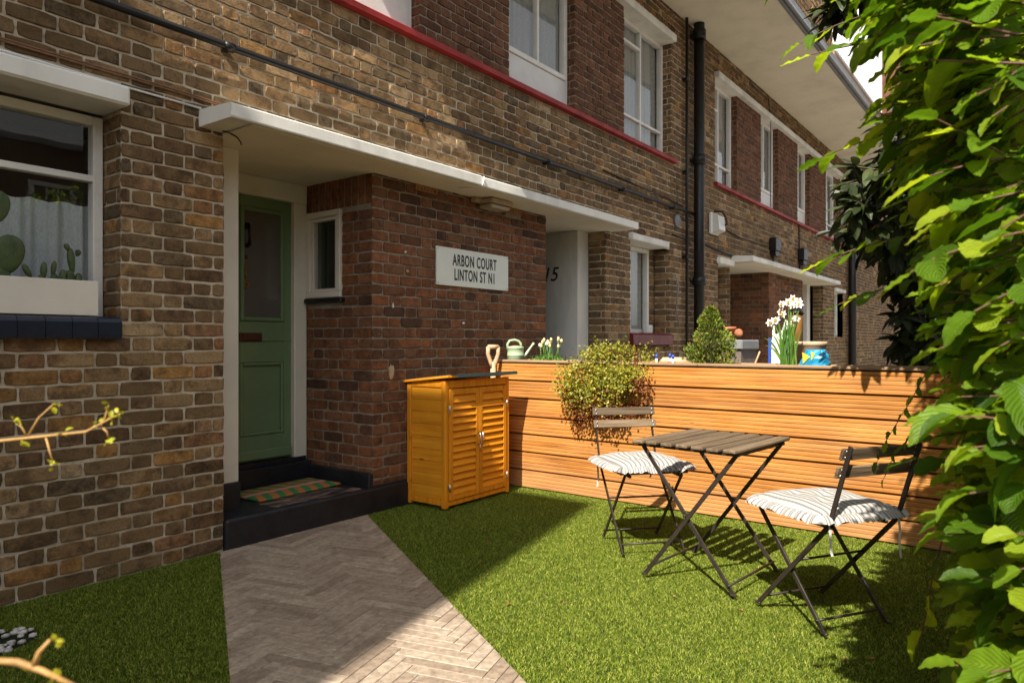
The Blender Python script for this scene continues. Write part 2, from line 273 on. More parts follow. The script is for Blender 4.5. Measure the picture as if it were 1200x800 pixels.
# ------------------------------------------------------------------ mesh builder
class MB:
    def __init__(s): s.v = []; s.f = []; s.mi = []; s.sm = []; s.uv = {}
    def add(s, verts, faces, mi=0, smooth=False, M=None):
        o = len(s.v)
        if M is not None: verts = [tuple(M @ Vector(p)) for p in verts]
        s.v.extend(verts)
        for f in faces: s.f.append([i + o for i in f]); s.mi.append(mi); s.sm.append(smooth)
        return o
    def box(s, x0, x1, y0, y1, z0, z1, b=.003, mi=0, M=None):
        X = (x0, x1); Y = (y0, y1); Z = (z0, z1); b = min(b, (x1 - x0) * .4, (y1 - y0) * .4, (z1 - z0) * .4)
        if b <= 0:
            v = [(X[i], Y[j], Z[k]) for i in (0, 1) for j in (0, 1) for k in (0, 1)]
            s.add(v, [(0, 1, 3, 2), (4, 6, 7, 5), (0, 4, 5, 1), (2, 3, 7, 6), (0, 2, 6, 4), (1, 5, 7, 3)], mi, False, M); return
        v = []; idx = {}
        for i in (0, 1):
            for j in (0, 1):
                for k in (0, 1):
                    d = (b if i == 0 else -b, b if j == 0 else -b, b if k == 0 else -b); p = (X[i], Y[j], Z[k])
                    for a in range(3):
                        q = [p[0] + d[0], p[1] + d[1], p[2] + d[2]]; q[a] = p[a]
                        idx[(i, j, k, a)] = len(v); v.append(tuple(q))
        f = []
        for a in range(3):
            o1, o2 = [t for t in range(3) if t != a]
            for e in (0, 1):
                loop = []
                for (p, q) in ((0, 0), (1, 0), (1, 1), (0, 1)):
                    c = [0, 0, 0]; c[a] = e; c[o1] = p; c[o2] = q; loop.append(idx[(*c, a)])
                flip = (e == 0) ^ (a == 1)
                f.append(loop[::-1] if flip else loop)
            for p in (0, 1):
                for q in (0, 1):
                    c0 = [0, 0, 0]; c0[o1] = p; c0[o2] = q; c1 = list(c0); c1[a] = 1
                    loop = [idx[(*c0, o1)], idx[(*c1, o1)], idx[(*c1, o2)], idx[(*c0, o2)]]
                    f.append(loop)
        for i in (0, 1):
            for j in (0, 1):
                for k in (0, 1): f.append([idx[(i, j, k, a)] for a in range(3)])
        s.add(v, f, mi, False, M)
    def obox(s, c, size, rot=(0, 0, 0), b=.002, mi=0):
        M = Matrix.Translation(c) @ (Matrix.Rotation(rot[2], 4, 'Z') @ Matrix.Rotation(rot[1], 4, 'Y') @ Matrix.Rotation(rot[0], 4, 'X'))
        h = [x / 2 for x in size]; s.box(-h[0], h[0], -h[1], h[1], -h[2], h[2], b, mi, M)
    def bar(s, p, q, w, t, side=Vector((1, 0, 0)), b=.001, mi=0):
        p = Vector(p); q = Vector(q); d = q - p; L = d.length; z = d / L
        x = (side - z * side.dot(z)).normalized(); y = z.cross(x)
        M = Matrix((( x.x, y.x, z.x, p.x), (x.y, y.y, z.y, p.y), (x.z, y.z, z.z, p.z), (0, 0, 0, 1)))
        s.box(-w / 2, w / 2, -t / 2, t / 2, 0, L, b, mi, M)
    def tube(s, pts, r, n=8, mi=0, cap=True):
        pts = [Vector(p) for p in pts]; rr = r if isinstance(r, (list, tuple)) else [r] * len(pts)
        v = []; f = []; prev = None
        for i, p in enumerate(pts):
            t = (pts[min(i + 1, len(pts) - 1)] - pts[max(i - 1, 0)]).normalized()
            if prev is None:
                a = Vector((0, 0, 1)) if abs(t.z) < .9 else Vector((1, 0, 0)); x = t.cross(a).normalized()
            else: x = (prev - t * prev.dot(t)).normalized()
            prev = x; y = t.cross(x)
            for k in range(n):
                a = 2 * PI * k / n; v.append(tuple(p + (x * math.cos(a) + y * math.sin(a)) * rr[i]))
        for i in range(len(pts) - 1):
            for k in range(n): f.append((i * n + k, i * n + (k + 1) % n, (i + 1) * n + (k + 1) % n, (i + 1) * n + k))
        if cap: f.append(tuple(range(n))[::-1]); f.append(tuple(range((len(pts) - 1) * n, len(pts) * n)))
        s.add(v, f, mi, True)
    def lathe(s, prof, c=(0, 0, 0), n=24, mi=0, sx=1, sy=1, cap=True):
        v = []; f = []
        for (r, z) in prof:
            for k in range(n):
                a = 2 * PI * k / n; v.append((c[0] + r * math.cos(a) * sx, c[1] + r * math.sin(a) * sy, c[2] + z))
        for i in range(len(prof) - 1):
            for k in range(n): f.append((i * n + k, i * n + (k + 1) % n, (i + 1) * n + (k + 1) % n, (i + 1) * n + k))
        if cap: f.append(tuple(range(n))[::-1]); f.append(tuple(range((len(prof) - 1) * n, len(prof) * n)))
        s.add(v, f, mi, True)
    def prism(s, poly, d0, d1, axis=1, mi=0):
        def P(a, b, d):
            q = [a, b]; q.insert(axis, d); return tuple(q)
        n = len(poly); v = [P(a, b, d0) for a, b in poly] + [P(a, b, d1) for a, b in poly]
        f = [tuple(range(n)), tuple(range(n, 2 * n))[::-1]] + [(i, n + i, n + (i + 1) % n, (i + 1) % n) for i in range(n)]
        s.add(v, f, mi)
    def build(s, name, mats, parent=None, loc=(0, 0, 0)):
        me = bpy.data.meshes.new(name); me.from_pydata(s.v, [], s.f)
        mats = mats if isinstance(mats, (list, tuple)) else [mats]
        for m in mats: me.materials.append(m)
        me.polygons.foreach_set('material_index', s.mi); me.polygons.foreach_set('use_smooth', s.sm)
        me.validate(); me.update()
        import bmesh
        if len(s.f) < 60000:
            bm = bmesh.new(); bm.from_mesh(me); bmesh.ops.recalc_face_normals(bm, faces=bm.faces); bm.to_mesh(me); bm.free()
        o = bpy.data.objects.new(name, me); col.objects.link(o); o.location = loc
        if parent is not None: o.parent = parent
        return o
def bake(name, v, f, mat_, parent=None, uv=None, smooth=True, loc=(0, 0, 0), mi=None):
    """numpy verts (n,3), faces (m,k)"""
    me = bpy.data.meshes.new(name); k = f.shape[1]; m = f.shape[0]
    me.vertices.add(len(v)); me.vertices.foreach_set('co', v.astype(np.float32).ravel())
    me.loops.add(m * k); me.loops.foreach_set('vertex_index', f.astype(np.int32).ravel())
    me.polygons.add(m); me.polygons.foreach_set('loop_start', np.arange(0, m * k, k, dtype=np.int32)); me.polygons.foreach_set('loop_total', np.full(m, k, dtype=np.int32))
    me.polygons.foreach_set('use_smooth', np.full(m, smooth, dtype=bool))
    for q in (mat_ if isinstance(mat_, (list, tuple)) else [mat_]): me.materials.append(q)
    if mi is not None: me.polygons.foreach_set('material_index', mi.astype(np.int32))
    if uv is not None:
        l = me.uv_layers.new(name='UVMap'); l.data.foreach_set('uv', uv[f.ravel()].astype(np.float32).ravel())
    me.update(calc_edges=True)
    o = bpy.data.objects.new(name, me); col.objects.link(o); o.location = loc
    if parent is not None: o.parent = parent
    return o
def tag(o, label=None, cat=None, group=None, kind=None):
    if label: o['label'] = label
    if cat: o['category'] = cat
    if group: o['group'] = group
    if kind: o['kind'] = kind
    return o
def thing(name, label, cat, loc=(0, 0, 0), rz=0, group=None):
    o = bpy.data.objects.new(name, None); col.objects.link(o); o.location = loc; o.rotation_euler = (0, 0, rz); o.empty_display_size = .1
    return tag(o, label, cat, group)
def copy_tree(o, parent=None):
    c = o.copy(); col.objects.link(c); c.parent = parent
    for ch in list(o.children): copy_tree(ch, c)
    return c
def rnd(a, b): return random.uniform(a, b)

# ------------------------------------------------------------------ bricks
def rect_minus(rect, holes):
    u0, u1, z0, z1 = rect
    us = sorted({u0, u1, *[min(max(h[i], u0), u1) for h in holes for i in (0, 1)]}); zs = sorted({z0, z1, *[min(max(h[i], z0), z1) for h in holes for i in (2, 3)]})
    out = []
    for a, b in zip(us, us[1:]):
        for c, d in zip(zs, zs[1:]):
            m = ((a + b) / 2, (c + d) / 2)
            if not any(h[0] < m[0] < h[1] and h[2] < m[1] < h[3] for h in holes): out.append((a, b, c, d))
    return out
def brick_wall(name, O, U, Nn, rect, holes, brick, parent, detail=True, recess=.007, soldier=None, phase=0.0, jit=1.0):
    mb = MB(); O = Vector(O); U = Vector(U); Nn = Vector(Nn); Zv = Vector((0, 0, 1)); c = COURSE; J = .010
    u0, u1, z0, z1 = rect
    def put(a, b, za, zb):
        w = b - a; h = zb - za
        j = lambda k=1.0: rnd(-1, 1) * .0022 * k * jit
        ins = .0035; d_out = -.004; tilt = (rnd(-1, 1) * .0022, rnd(-1, 1) * .0022); off = rnd(-.0015, .003)
        if detail:
            nl = 4 if w > .15 else 2
            ring = [(a + w * i / nl, za) for i in range(nl)] + [(b, za + h * i / 2) for i in range(2)] + [(b - w * i / nl, zb) for i in range(nl)] + [(a, zb - h * i / 2) for i in range(2)]
        else: ring = [(a, za), (b, za), (b, zb), (a, zb)]
        n = len(ring); cx, cz = (a + b) / 2, (za + zb) / 2; v = []
        jj = [(j(), j()) for _ in ring]
        for lvl, (dep, inn) in enumerate(((-.02, 0), (d_out, 0), (0, ins))):
            for (p, q), (jx, jz) in zip(ring, jj):
                k = 1 if detail else .4
                if detail and (p in (a, b)) and (q in (za, zb)): inn2 = inn + .002 + abs(jx)
                else: inn2 = inn
                uu = p + jx * k - math.copysign(min(inn2, abs(p - cx)), p - cx); zz = q + jz * k - math.copysign(min(inn2, abs(q - cz)), q - cz)
                dd = dep + (off + tilt[0] * (p - cx) / (w / 2) + tilt[1] * (q - cz) / (h / 2) if lvl else 0) + (rnd(-.0012, .0012) * jit if lvl == 2 and detail else 0)
                v.append(tuple(O + U * uu + Zv * zz + Nn * dd))
        f = [(l * n + i, l * n + (i + 1) % n, (l + 1) * n + (i + 1) % n, (l + 1) * n + i) for l in range(2) for i in range(n)]
        f.append(tuple(range(2 * n, 3 * n)))
        mb.add(v, f, 0)
    k0 = math.floor(z0 / c); k1 = math.ceil(z1 / c)
    S, H = .215, .1025
    for k in range(k0, k1 + 1):
        za, zb = k * c + J / 2, (k + 1) * c - J / 2; za = max(za, z0 + .001); zb = min(zb, z1 - .001)
        if zb - za < .02: continue
        zm = (za + zb) / 2
        segs = [(u0, u1)]
        for h in holes:
            if h[2] < zm < h[3]:
                ns = []
                for a, b in segs:
                    if h[1] <= a or h[0] >= b: ns.append((a, b)); continue
                    if h[0] > a: ns.append((a, h[0]))
                    if h[1] < b: ns.append((h[1], b))
                segs = ns
        for (a, b) in segs:
            if b - a < .02: continue
            if soldier and soldier[0] < zm < soldier[1]: continue
            per = S + H + 2 * J
            st = (0 if k % 2 == 0 else -(S + J) / 2 - (H + J) / 2) + phase
            pos = st + math.floor((a - st) / per) * per
            x = pos; t = 0; row = []
            while x < b:
                w = S if t == 0 else H
                w2 = w
                row.append([max(x, a), min(x + w2, b)]); x += w2 + J; t ^= 1
            row = [r for r in row if r[1] - r[0] > .008]
            m = []
            for r in row:
                if m and (r[1] - r[0] < .04 and r is row[-1] or m[-1][1] - m[-1][0] < .04 and len(m) == 1): m[-1][1] = r[1]
                else: m.append(r)
            for i in range(len(m) - 1):
                s_ = rnd(-.006, .006); m[i][1] += s_; m[i + 1][0] += s_
            m[0][0] = a; m[-1][1] = b
            dz = 0
            for r in m: put(r[0], r[1], za + rnd(-.0015, .0015), zb + rnd(-.0015, .0015))
    if soldier:
        x = u0
        while x < u1 - .03:
            put(x + .004, min(x + .068, u1), soldier[0] + .004, soldier[1] - .004); x += .074
    for (a, b, cc, d) in rect_minus(rect, holes):
        # divided so that it lies as one sheet behind the bricks
        v = [tuple(O + U * p + Zv * q - Nn * recess) for p, q in ((a, cc), (b, cc), (b, d), (a, d))]
        mb.add(v, [(0, 1, 2, 3)], 1)
    return mb.build(name, [brick, MORTAR if brick is STOCK else MORTARD], parent)

# ------------------------------------------------------------------ the apartment building (front plane y = WY)
WY = 3.77
flat = thing('apartment_building', 'long two-storey brown brick block with white concrete canopies and an upper walkway deck', 'building', (4.0, WY, 0))
def P(o):   # keep world placement while the building Empty sits at its own base
    o.location = o.location - Vector((4.0, WY, 0)) ; return o
def bb(name, m, *args, label=None, b=.004, parent=None):
    mb = MB(); mb.box(*args, b=b); o = mb.build(name, m, parent or flat)
    if parent is None: P(o)
    if label: o['label'] = label
    return o
H1 = [(.3, 1.69, 1.21, 2.487), (2.253, 6.68, -1, 2.43), (7.25, 8.305, 1.146, 2.43), (2.55, 8.356, 3.45, 5.05)]
H2 = [(9.95, 10.45, 1.3, 2.41), (10.45, 16.0, -1, 2.43), (9.83, 17.68, 3.42, 5.06), (17.0, 17.9, 1.3, 2.4), (19.6, 27, 3.42, 5.06)]
P(brick_wall('brick_wall', (0, WY, 0), (1, 0, 0), (0, -1, 0), (-1.5, 9.4, -.07, 5.40), H1, STOCK, flat))
P(brick_wall('brick_wall', (0, WY, 0), (1, 0, 0), (0, -1, 0), (9.4, 30, -.07, 5.40), H2, STOCK, flat, detail=False))
P(brick_wall('brick_wall', (0, WY, 0), (1, 0, 0), (0, -1, 0), (-5.0, -1.5, -.07, 5.40), [], STOCK, flat, detail=False))
# reveals facing the camera (-x side of each opening's right edge)
def reveal(x, z0, z1, dep, m=STOCK, detail=True): P(brick_wall('reveal', (x, WY + .012, 0), (0, 1, 0), (-1, 0, 0), (0, dep, z0, z1), [], m, flat, detail))
reveal(1.69, 1.325, 2.39, .22)
reveal(6.68, .0, 2.38, .2)
reveal(8.305, 1.30, 2.351, .2)
reveal(8.356, 3.51, 4.96, .13)
reveal(10.45, 1.3, 2.32, .2, STOCK, False)
reveal(16.0, 0, 2.38, .2, STOCK, False); reveal(17.68, 3.47, 5.0, .13, STOCK, False)
# red brick bay between the two porches, and the porch side wall with its small window
P(brick_wall('bay_wall', (0, WY, 0), (1, 0, 0), (0, -1, 0), (3.384, 5.543, .175, 2.43), [(3.805, 4.038, 2.336, 2.40), (4.92, 5.147, 2.326, 2.386)], REDB, flat, phase=.11))
P(brick_wall('porch_side_wall', (3.384, 0, 0), (0, 1, 0), (-1, 0, 0), (WY + .013, 4.52, .175, 2.43), [(4.104, 4.503, 1.49, 2.172)], REDB, flat, phase=.05, soldier=(2.172, 2.40)))
bb('bay_core', DARKIN, 3.40, 5.53, WY + .03, 4.05, .1, 2.42, b=0)
bb('bay_core', DARKIN, 3.50, 5.53, 4.05, 4.52, .1, 2.42, b=0)
P(brick_wall('porch_side_wall', (12.3, 0, 0), (0, 1, 0), (-1, 0, 0), (WY + .013, 4.6, 0, 2.43), [], REDB, flat, False))
P(brick_wall('bay_wall', (0, WY, 0), (1, 0, 0), (0, -1, 0), (12.3, 14.4, 0, 2.43), [], REDB, flat, False))
bb('bay_core', DARKIN, 12.31, 14.39, WY + .03, 4.6, 0, 2.42, b=0)
for (x, z, w_, h_, nm, mm) in ((3.555, .985, .058, .115, 'paint_smear', TANP), (3.573, 1.46, .016, .045, 'paint_smear', WHITEP), (3.70, 1.86, .022, .018, 'paint_smear', WHITEP), (3.72, 1.72, .030, .020, 'paint_smear', TANP), (4.35, 1.35, .035, .018, 'paint_smear', WHITEP)):
    mb = MB(); k_ = 14; mb.prism([(x + w_ / 2 * math.cos(2 * PI * q / k_) * rnd(.6, 1.1), z + h_ / 2 * math.sin(2 * PI * q / k_) * rnd(.65, 1.1)) for q in range(k_)], WY - .0055, WY + .004, 1); P(mb.build(nm, mm, flat))
# upper red piers between the windows
for a, b_, d in ((3.86, 4.972, True), (6.062, 7.107, True), (10.74, 11.89, False), (12.83, 14.07, False), (14.93, 16.25, False), (21.0, 22.4, False)):
    P(brick_wall('brick_pier', (0, WY + .004, 0), (1, 0, 0), (0, -1, 0), (a, b_, 3.505 if d else 3.47, 4.955), [], PIERB, flat, d))
    P(brick_wall('brick_pier', (a, WY + .016, 0), (0, 1, 0), (-1, 0, 0), (0, .12, 3.505 if d else 3.47, 4.955), [], PIERB, flat, d))
    P(brick_wall('brick_pier', (b_, WY + .016, 0), (0, 1, 0), (1, 0, 0), (0, .12, 3.505 if d else 3.47, 4.955), [], PIERB, flat, False))
# red concrete string sills, white heads
def sill(x0, x1, z, m=REDP, proj=.055, h=.05, back=.16):
    mb = MB(); mb.prism([(WY - proj, z - h), (WY - proj - .004, z - .012), (WY - proj + .01, z), (WY + back, z + .012), (WY + back, z - h)], x0, x1, 0); return P(mb.build('red_sill', m, flat))
sill(2.5, 8.43, 3.503); sill(9.78, 17.75, 3.47); sill(19.5, 27, 3.47)
for a, b_ in ((2.5, 8.352), (9.8, 17.75), (19.5, 27)): bb('window_lintel', WHITE, a, b_, WY - .075, WY + .15, 4.955, 5.045, b=.008)
bb('window_lintel', WHITE, .2, 1.706, WY - .07, WY + .22, 2.39, 2.487, b=.012)
bb('window_lintel', WHITE, 7.2, 8.17, WY - .06, WY + .22, 2.351, 2.429, b=.01)
P(brick_wall('brick_wall', (0, WY + .002, 0), (1, 0, 0), (0, -1, 0), (8.17, 8.305, 2.351, 2.43), [], STOCK, flat, False))
bb('window_lintel', WHITE, 9.9, 10.47, WY - .06, WY + .22, 2.32, 2.41, b=.01)
bb('window_lintel', WHITE, 17.0, 17.9, WY - .06, WY + .22, 2.32, 2.40, b=.01)

# canopies
def canopy(x0, x1, seam=None):
    mb = MB()
    def seg(a, b_, dz=0):
        mb.prism([(3.45, 2.392 + dz), (3.445, 2.400 + dz), (3.445, 2.462 + dz), (3.455, 2.470 + dz), (WY + .02, 2.492 + dz), (WY + .02, 2.395 + dz)], a, b_, 0)
    if seam: seg(x0, seam); seg(seam + .004, x1, -.006)
    else: seg(x0, x1)
    o = P(mb.build('canopy', WHITE, flat))
    mb = MB(); mb.box(x0 + .14, x1 - .12, 3.47, 4.75, 2.384, 2.391, b=.002); mb.box(x0 + .15, x1 - .13, WY + .022, 4.75, 2.393, 2.44, b=.002)
    mb.build('soffit', CREAM, o)
    return o
can = canopy(2.104, 6.805, 4.19)
mb = MB(); mb.tube([(4.205, 3.436, 2.462), (4.20, 3.432, 2.43), (4.205, 3.445, 2.40), (4.17, 3.50, 2.383), (4.10, 3.6, 2.380)], .006, 6); mb.build('cable_loop', WHITEP, can)
canopy(10.5, 16.1)
# porch of number 16: post wall, frame, door
P(brick_wall('porch_side_wall', (2.262, 0, 0), (0, 1, 0), (1, 0, 0), (WY + .012, 3.98, 0, 2.38), [], STOCK, flat, False))
bb('porch_post', PORCHC, 2.27, 2.478, 3.975, 4.56, .335, 2.384, b=.006)
bb('post_plinth', BLACKP, 2.264, 2.486, 3.968, 4.56, .17, .334, b=.004)
fr = MB(); fr.box(2.47, 3.38, 4.50, 4.60, 2.243, 2.384, .006); fr.box(3.268, 3.380, 4.505, 4.60, .30, 2.242, .006); fr.box(2.479, 2.50, 4.505, 4.60, .30, 2.242, .004)
P(fr.build('door_frame', PORCHC, flat))
door = MB(); DX0, DX1, DY = 2.50, 3.266, 4.545
# stiles and rails, leaving sunk panels
door.box(DX0, DX1, DY + .02, DY + .045, .335, 2.24, .002)
for a in ((DX0, 2.80 + .04, .335, 2.24), (3.205, DX1, .335, 2.24)): door.box(a[0] if a[0] > DX0 else DX0, a[1], DY, DY + .02, a[2], a[3], .003)
door.box(2.8405, 3.2045, DY, DY + .02, 2.165, 2.24, .003); door.box(2.8405, 3.2045, DY, DY + .02, 1.20, 1.345, .003); door.box(2.8405, 3.2045, DY, DY + .02, .335, .52, .003)
door.box(2.8405, 3.2045, DY + .0, DY + .02, 1.05, 1.199, .003)
# glazing bead
for a in ((2.842, 2.872, 1.347, 2.163), (3.172, 3.202, 1.347, 2.163), (2.8725, 3.1715, 2.134, 2.163), (2.8725, 3.1715, 1.347, 1.376)): door.box(a[0], a[1], DY - .012, DY + .018, a[2], a[3], .006)
for a in ((2.842, 2.866, .522, 1.048), (3.180, 3.202, .522, 1.048), (2.8665, 3.1795, 1.026, 1.048), (2.8665, 3.1795, .522, .544)): door.box(a[0], a[1], DY - .003, DY + .018, a[2], a[3], .006)
door.box(DX0 + .01, DX1 - .01, DY - .03, DY - .001, .345, .42, .012)
door.box(DX0, DX1, DY - .004, DY - .0005, 1.203, 1.215, .002)
dr = P(door.build('door', GREEN, flat)); dr['label'] = 'sage green front door with a tall glass panel'
g = MB(); g.box(2.8725, 3.1715, DY + .006, DY + .012, 1.376, 2.134, 0); g.build('door_pane', FROST, dr)
g = MB(); g.box(2.83, 3.012, DY - .014, DY - .001, 1.20, 1.262, .004); g.box(2.85, 2.995, DY - .02, DY - .0145, 1.212, 1.25, .004); g.build('letterbox', RUSTB, dr)
g = MB(); g.obox((2.893, DY - .012, 2.02), (.034, .02, .05), b=.006); g.tube([(2.893, DY - .03, 2.03), (2.886, DY - .045, 1.99), (2.888, DY - .045, 1.93), (2.896, DY - .03, 1.885)], [.009, .008, .009, .014], 10); g.obox((2.895, DY - .008, 1.885), (.03, .014, .03), b=.006); g.build('door_knocker', DARKM, dr)
g = MB(); g.tube([(2.893, DY - .001, 1.80), (2.893, DY - .008, 1.80)], .011, 12); g.build('spyhole', BRASS, dr)
def text(body, size, m, parent, loc, rot, sx=1.0, ext=.0015, sp=1.0, name='lettering', ls=1.0, shear=0, bold=0, align='CENTER'):
    cu = bpy.data.curves.new(name, 'FONT'); cu.body = body; cu.size = size; cu.extrude = ext; cu.align_x = align; cu.align_y = 'CENTER'; cu.space_character = sp; cu.space_line = ls; cu.shear = shear; cu.offset = bold
    t = bpy.data.objects.new('tmp', cu); col.objects.link(t); dg = bpy.context.evaluated_depsgraph_get(); dg.update()
    me = bpy.data.meshes.new_from_object(t.evaluated_get(dg)); bpy.data.objects.remove(t); me.materials.clear(); me.materials.append(m)
    o = bpy.data.objects.new(name, me); col.objects.link(o); o.parent = parent; o.location = loc; o.rotation_euler = rot; o.scale = (sx, 1, 1); return o
text('1', .105, BRASS, dr, (2.884, DY - .004, 1.70), (PI / 2, 0, 0), 1, .003, name='door_number', bold=.002)
text('6', .105, BRASS, dr, (2.887, DY - .004, 1.615), (PI / 2, 0, 0), 1, .003, name='door_number', bold=.002)
bb('threshold', BLACKP, 2.479, 3.385, 4.45, 4.62, .17, .30, b=.006); bb('threshold', BLACKP, 2.49, 3.37, 4.50, 4.62, .3005, .334, b=.003)
bb('plinth', BLACKP, 3.345, 3.386, WY - .004, 4.449, .17, .275, b=.006); bb('plinth', BLACKP, 3.3865, 5.545, WY - .009, WY + .02, .17, .188, b=.003)
st = bb('front_step', BLACKP, 2.256, 5.60, 3.742, 4.6, -.05, .1745, b=.012); st['label'] = 'black painted front step, worn to red along its edge'
m_, nt, b_, o_ = mat('worn_black_step'); v_ = coords(nt); n_ = noise(nt, v_, 7, 6, .7); w_ = noise(nt, coords(nt, scale=(1.2, 4, 1)), 5, 7, .75)
sp_ = N(nt, 'ShaderNodeSeparateXYZ'); nt.links.new(N(nt, 'ShaderNodeTexCoord').outputs['Object'], sp_.inputs[0])
edge = ramp(nt, sp_.outputs[1], [(0, 0.0), (.02, 1.0), (.24, 1.0), (.42, 0.0)]) if False else None
wear = ramp(nt, w_, [(.50, 0.0), (.56, 1.0)]); cc_ = mix(nt, wear, ramp(nt, n_, [(.3, (.014, .013, .016)), (.7, (.035, .032, .032))]), mix(nt, ramp(nt, noise(nt, v_, 30, 4), [(.4, 0.0), (.6, 1.0)]), (.20, .07, .05), (.24, .21, .17)))
nt.links.new(cc_, b_.inputs['Base Color']); b_.inputs['Roughness'].default_value = .45; bump(nt, b_, w_, .4, .004)
mb = MB(); mb.prism([(2.62, 3.80), (3.30, 3.775), (3.32, 3.86), (3.22, 4.02), (2.95, 4.08), (2.60, 4.02)], .1748, .1762, 2); wp = mb.build('worn_patch', m_, st)
# small porch window in the side wall
pw = MB(); X = 3.384
for a in ((4.104, 4.503, 1.525, 1.567), (4.104, 4.503, 2.125, 2.170), (4.104, 4.150, 1.568, 2.124), (4.452, 4.503, 1.568, 2.124)): pw.box(X - .02, X + .05, a[0], a[1], a[2], a[3], .005)
for a in ((4.152, 4.450, 1.569, 1.593), (4.152, 4.450, 2.098, 2.123), (4.152, 4.178, 1.594, 2.097), (4.426, 4.450, 1.594, 2.097)): pw.box(X - .005, X + .04, a[0], a[1], a[2], a[3], .004)
pwo = P(pw.build('porch_window', PORCHC, flat)); g = MB(); g.box(X + .008, X + .012, 4.17, 4.43, 1.59, 2.10, 0); g.build('pane', GLASS, pwo)
g = MB(); g.box(X - .04, X + .06, 4.07, 4.50, 1.487, 1.522, .006); g.build('sill', BLACKM, pwo)
# porch of number 15
bb('porch_post', WHITE, 6.45, 6.672, 3.978, 4.7, 0, 2.384, b=.006)
t15 = text('15', .215, INK, flat, (6.447, 4.335, 1.925), (PI / 2, 0, -PI / 2), .95, .001, name='house_number', shear=.25, bold=.0015); P(t15)
bb('porch_back', DARKIN, 5.55, 6.45, 4.75, 4.8, 0, 2.39, b=0)
# second pair of porches further along
bb('porch_post', WHITE, 15.55, 15.78, 3.98, 4.7, 0, 2.384, b=.006); bb('porch_back', DARKIN, 10.5, 16.0, 4.75, 4.8, 0, 2.39, b=0)
bb('porch_post', WHITE, 10.47, 10.56, 3.98, 4.7, 0, 2.384, b=.006)

# airbricks, junction
def airbrick(x0, x1, z0, z1):
    mb = MB(); y0, y1 = WY - .004, WY + .03; n = 6
    mb.box(x0, x1, y0 + .012, y1, z0, z1, .001)
    for i in range(n + 1):
        a = x0 + (x1 - x0 - .010) * i / n; mb.box(a, a + .010, y0, y0 + .0125, z0, z1, .001)
    for i in range(4):
        a = z0 + (z1 - z0 - .009) * i / 3; mb.box(x0, x1, y0 + .002, y0 + .0115, a, a + .009, .001)
    return P(mb.build('airbrick', AIRB, flat))
airbrick(3.806, 4.037, 2.337, 2.399); airbrick(4.921, 5.146, 2.327, 2.385)

# windows
def window(x0, x1, z0, z1, y, vert=(), horiz=(), panel=None, curtain=True, fw=.05, bar=.032, cmat=None, ch=None, sash=True):
    """vert: x of mullions, horiz: (xa, xb, z) rails, panel: top z of a solid lower panel"""
    f = MB(); zb = z0
    f.box(x0, x0 + fw, y, y + .07, z0, z1, .004); f.box(x1 - fw, x1, y, y + .07, z0, z1, .004); f.box(x0 + fw + .0005, x1 - fw - .0005, y + .001, y + .07, z1 - fw, z1, .004)
    if panel: f.box(x0 + fw + .0005, x1 - fw - .0005, y - .018, y + .07, panel - .02, panel + .03, .006); zb = panel + .03
    else: f.box(x0 + fw + .0005, x1 - fw - .0005, y + .001, y + .07, z0, z0 + fw, .004); zb = z0 + fw
    for vx in vert: f.box(vx - bar / 2, vx + bar / 2, y + .004, y + .06, zb + .0005, z1 - fw - .0005, .004)
    for (a, b_, z) in horiz: f.box(a, b_, y + .006, y + .056, z - bar / 2, z + bar / 2, .004)
    o = P(f.build('window', WOODW, flat))
    g = MB(); g.add([(x0 + fw - .01, y + .032, zb - .005), (x1 - fw + .01, y + .032, zb - .005), (x1 - fw + .01, y + .032, z1 - fw + .01), (x0 + fw - .01, y + .032, z1 - fw + .01)], [(0, 1, 2, 3)]); g.build('pane', GLASS, o)
    if panel:
        g = MB(); g.box(x0 + fw * .5, x1 - fw * .5, y - .002, y + .03, z0, panel - .021, .003); g.build('panel', PANELW, o)
    if curtain:
        top = ch or z1; n = int((x1 - x0) / .012); vs = []; fs = []
        ph = rnd(0, 6)
        for i in range(n + 1):
            x = x0 + .02 + (x1 - x0 - .04) * i / n; d = .014 * math.sin(i * .55 + ph + 1.3 * math.sin(i * .11)) + .008 * math.sin(i * 1.3)
            for z in (z0 + .01, top): vs.append((x, y + .085 + d, z + (.008 * math.sin(i * .5) if z == top else 0)))
        fs = [(2 * i, 2 * i + 2, 2 * i + 3, 2 * i + 1) for i in range(n)]
        c = MB(); c.add(vs, fs, 0, True); c.build('curtain', cmat or CURT, o)
    return o
lw = window(.3, 1.686, 1.325, 2.372, 3.965, (1.02,), ((.35, 1.64, 2.048),), None, True, .048, .035, NET, 1.915)
mb = MB()
for i in range(12):   # rounded blue glazed sill tiles
    a = .30 + i * .1145; mb.prism([(WY + .19, 1.325), (WY - .02, 1.323), (WY - .042, 1.313), (WY - .052, 1.295), (WY - .052, 1.23), (WY - .045, 1.213), (WY + .19, 1.213)], a, min(a + .1115, 1.671), 0)
mb.build('sill', BLUET, lw).location = Vector((0, 0, 0))
window(7.25, 8.12, 1.30, 2.345, 3.965, (7.62,), (), None, True)
mb = MB(); mb.prism([(WY + .19, 1.30), (WY - .02, 1.297), (WY - .045, 1.275), (WY - .05, 1.16), (WY + .19, 1.148)], 7.23, 8.30, 0); P(mb.build('red_sill', REDT, flat))
window(9.97, 10.30, 1.30, 2.32, 3.965, (), ((10.0, 10.29, 1.9),), None, True)
window(17.02, 17.88, 1.30, 2.32, 3.9, (17.45,), (), None, True)
window(2.56, 3.856, 3.515, 4.955, 3.86, (3.2,), (), 3.83); window(4.976, 6.058, 3.515, 4.955, 3.86, (5.55,), (), 3.83)
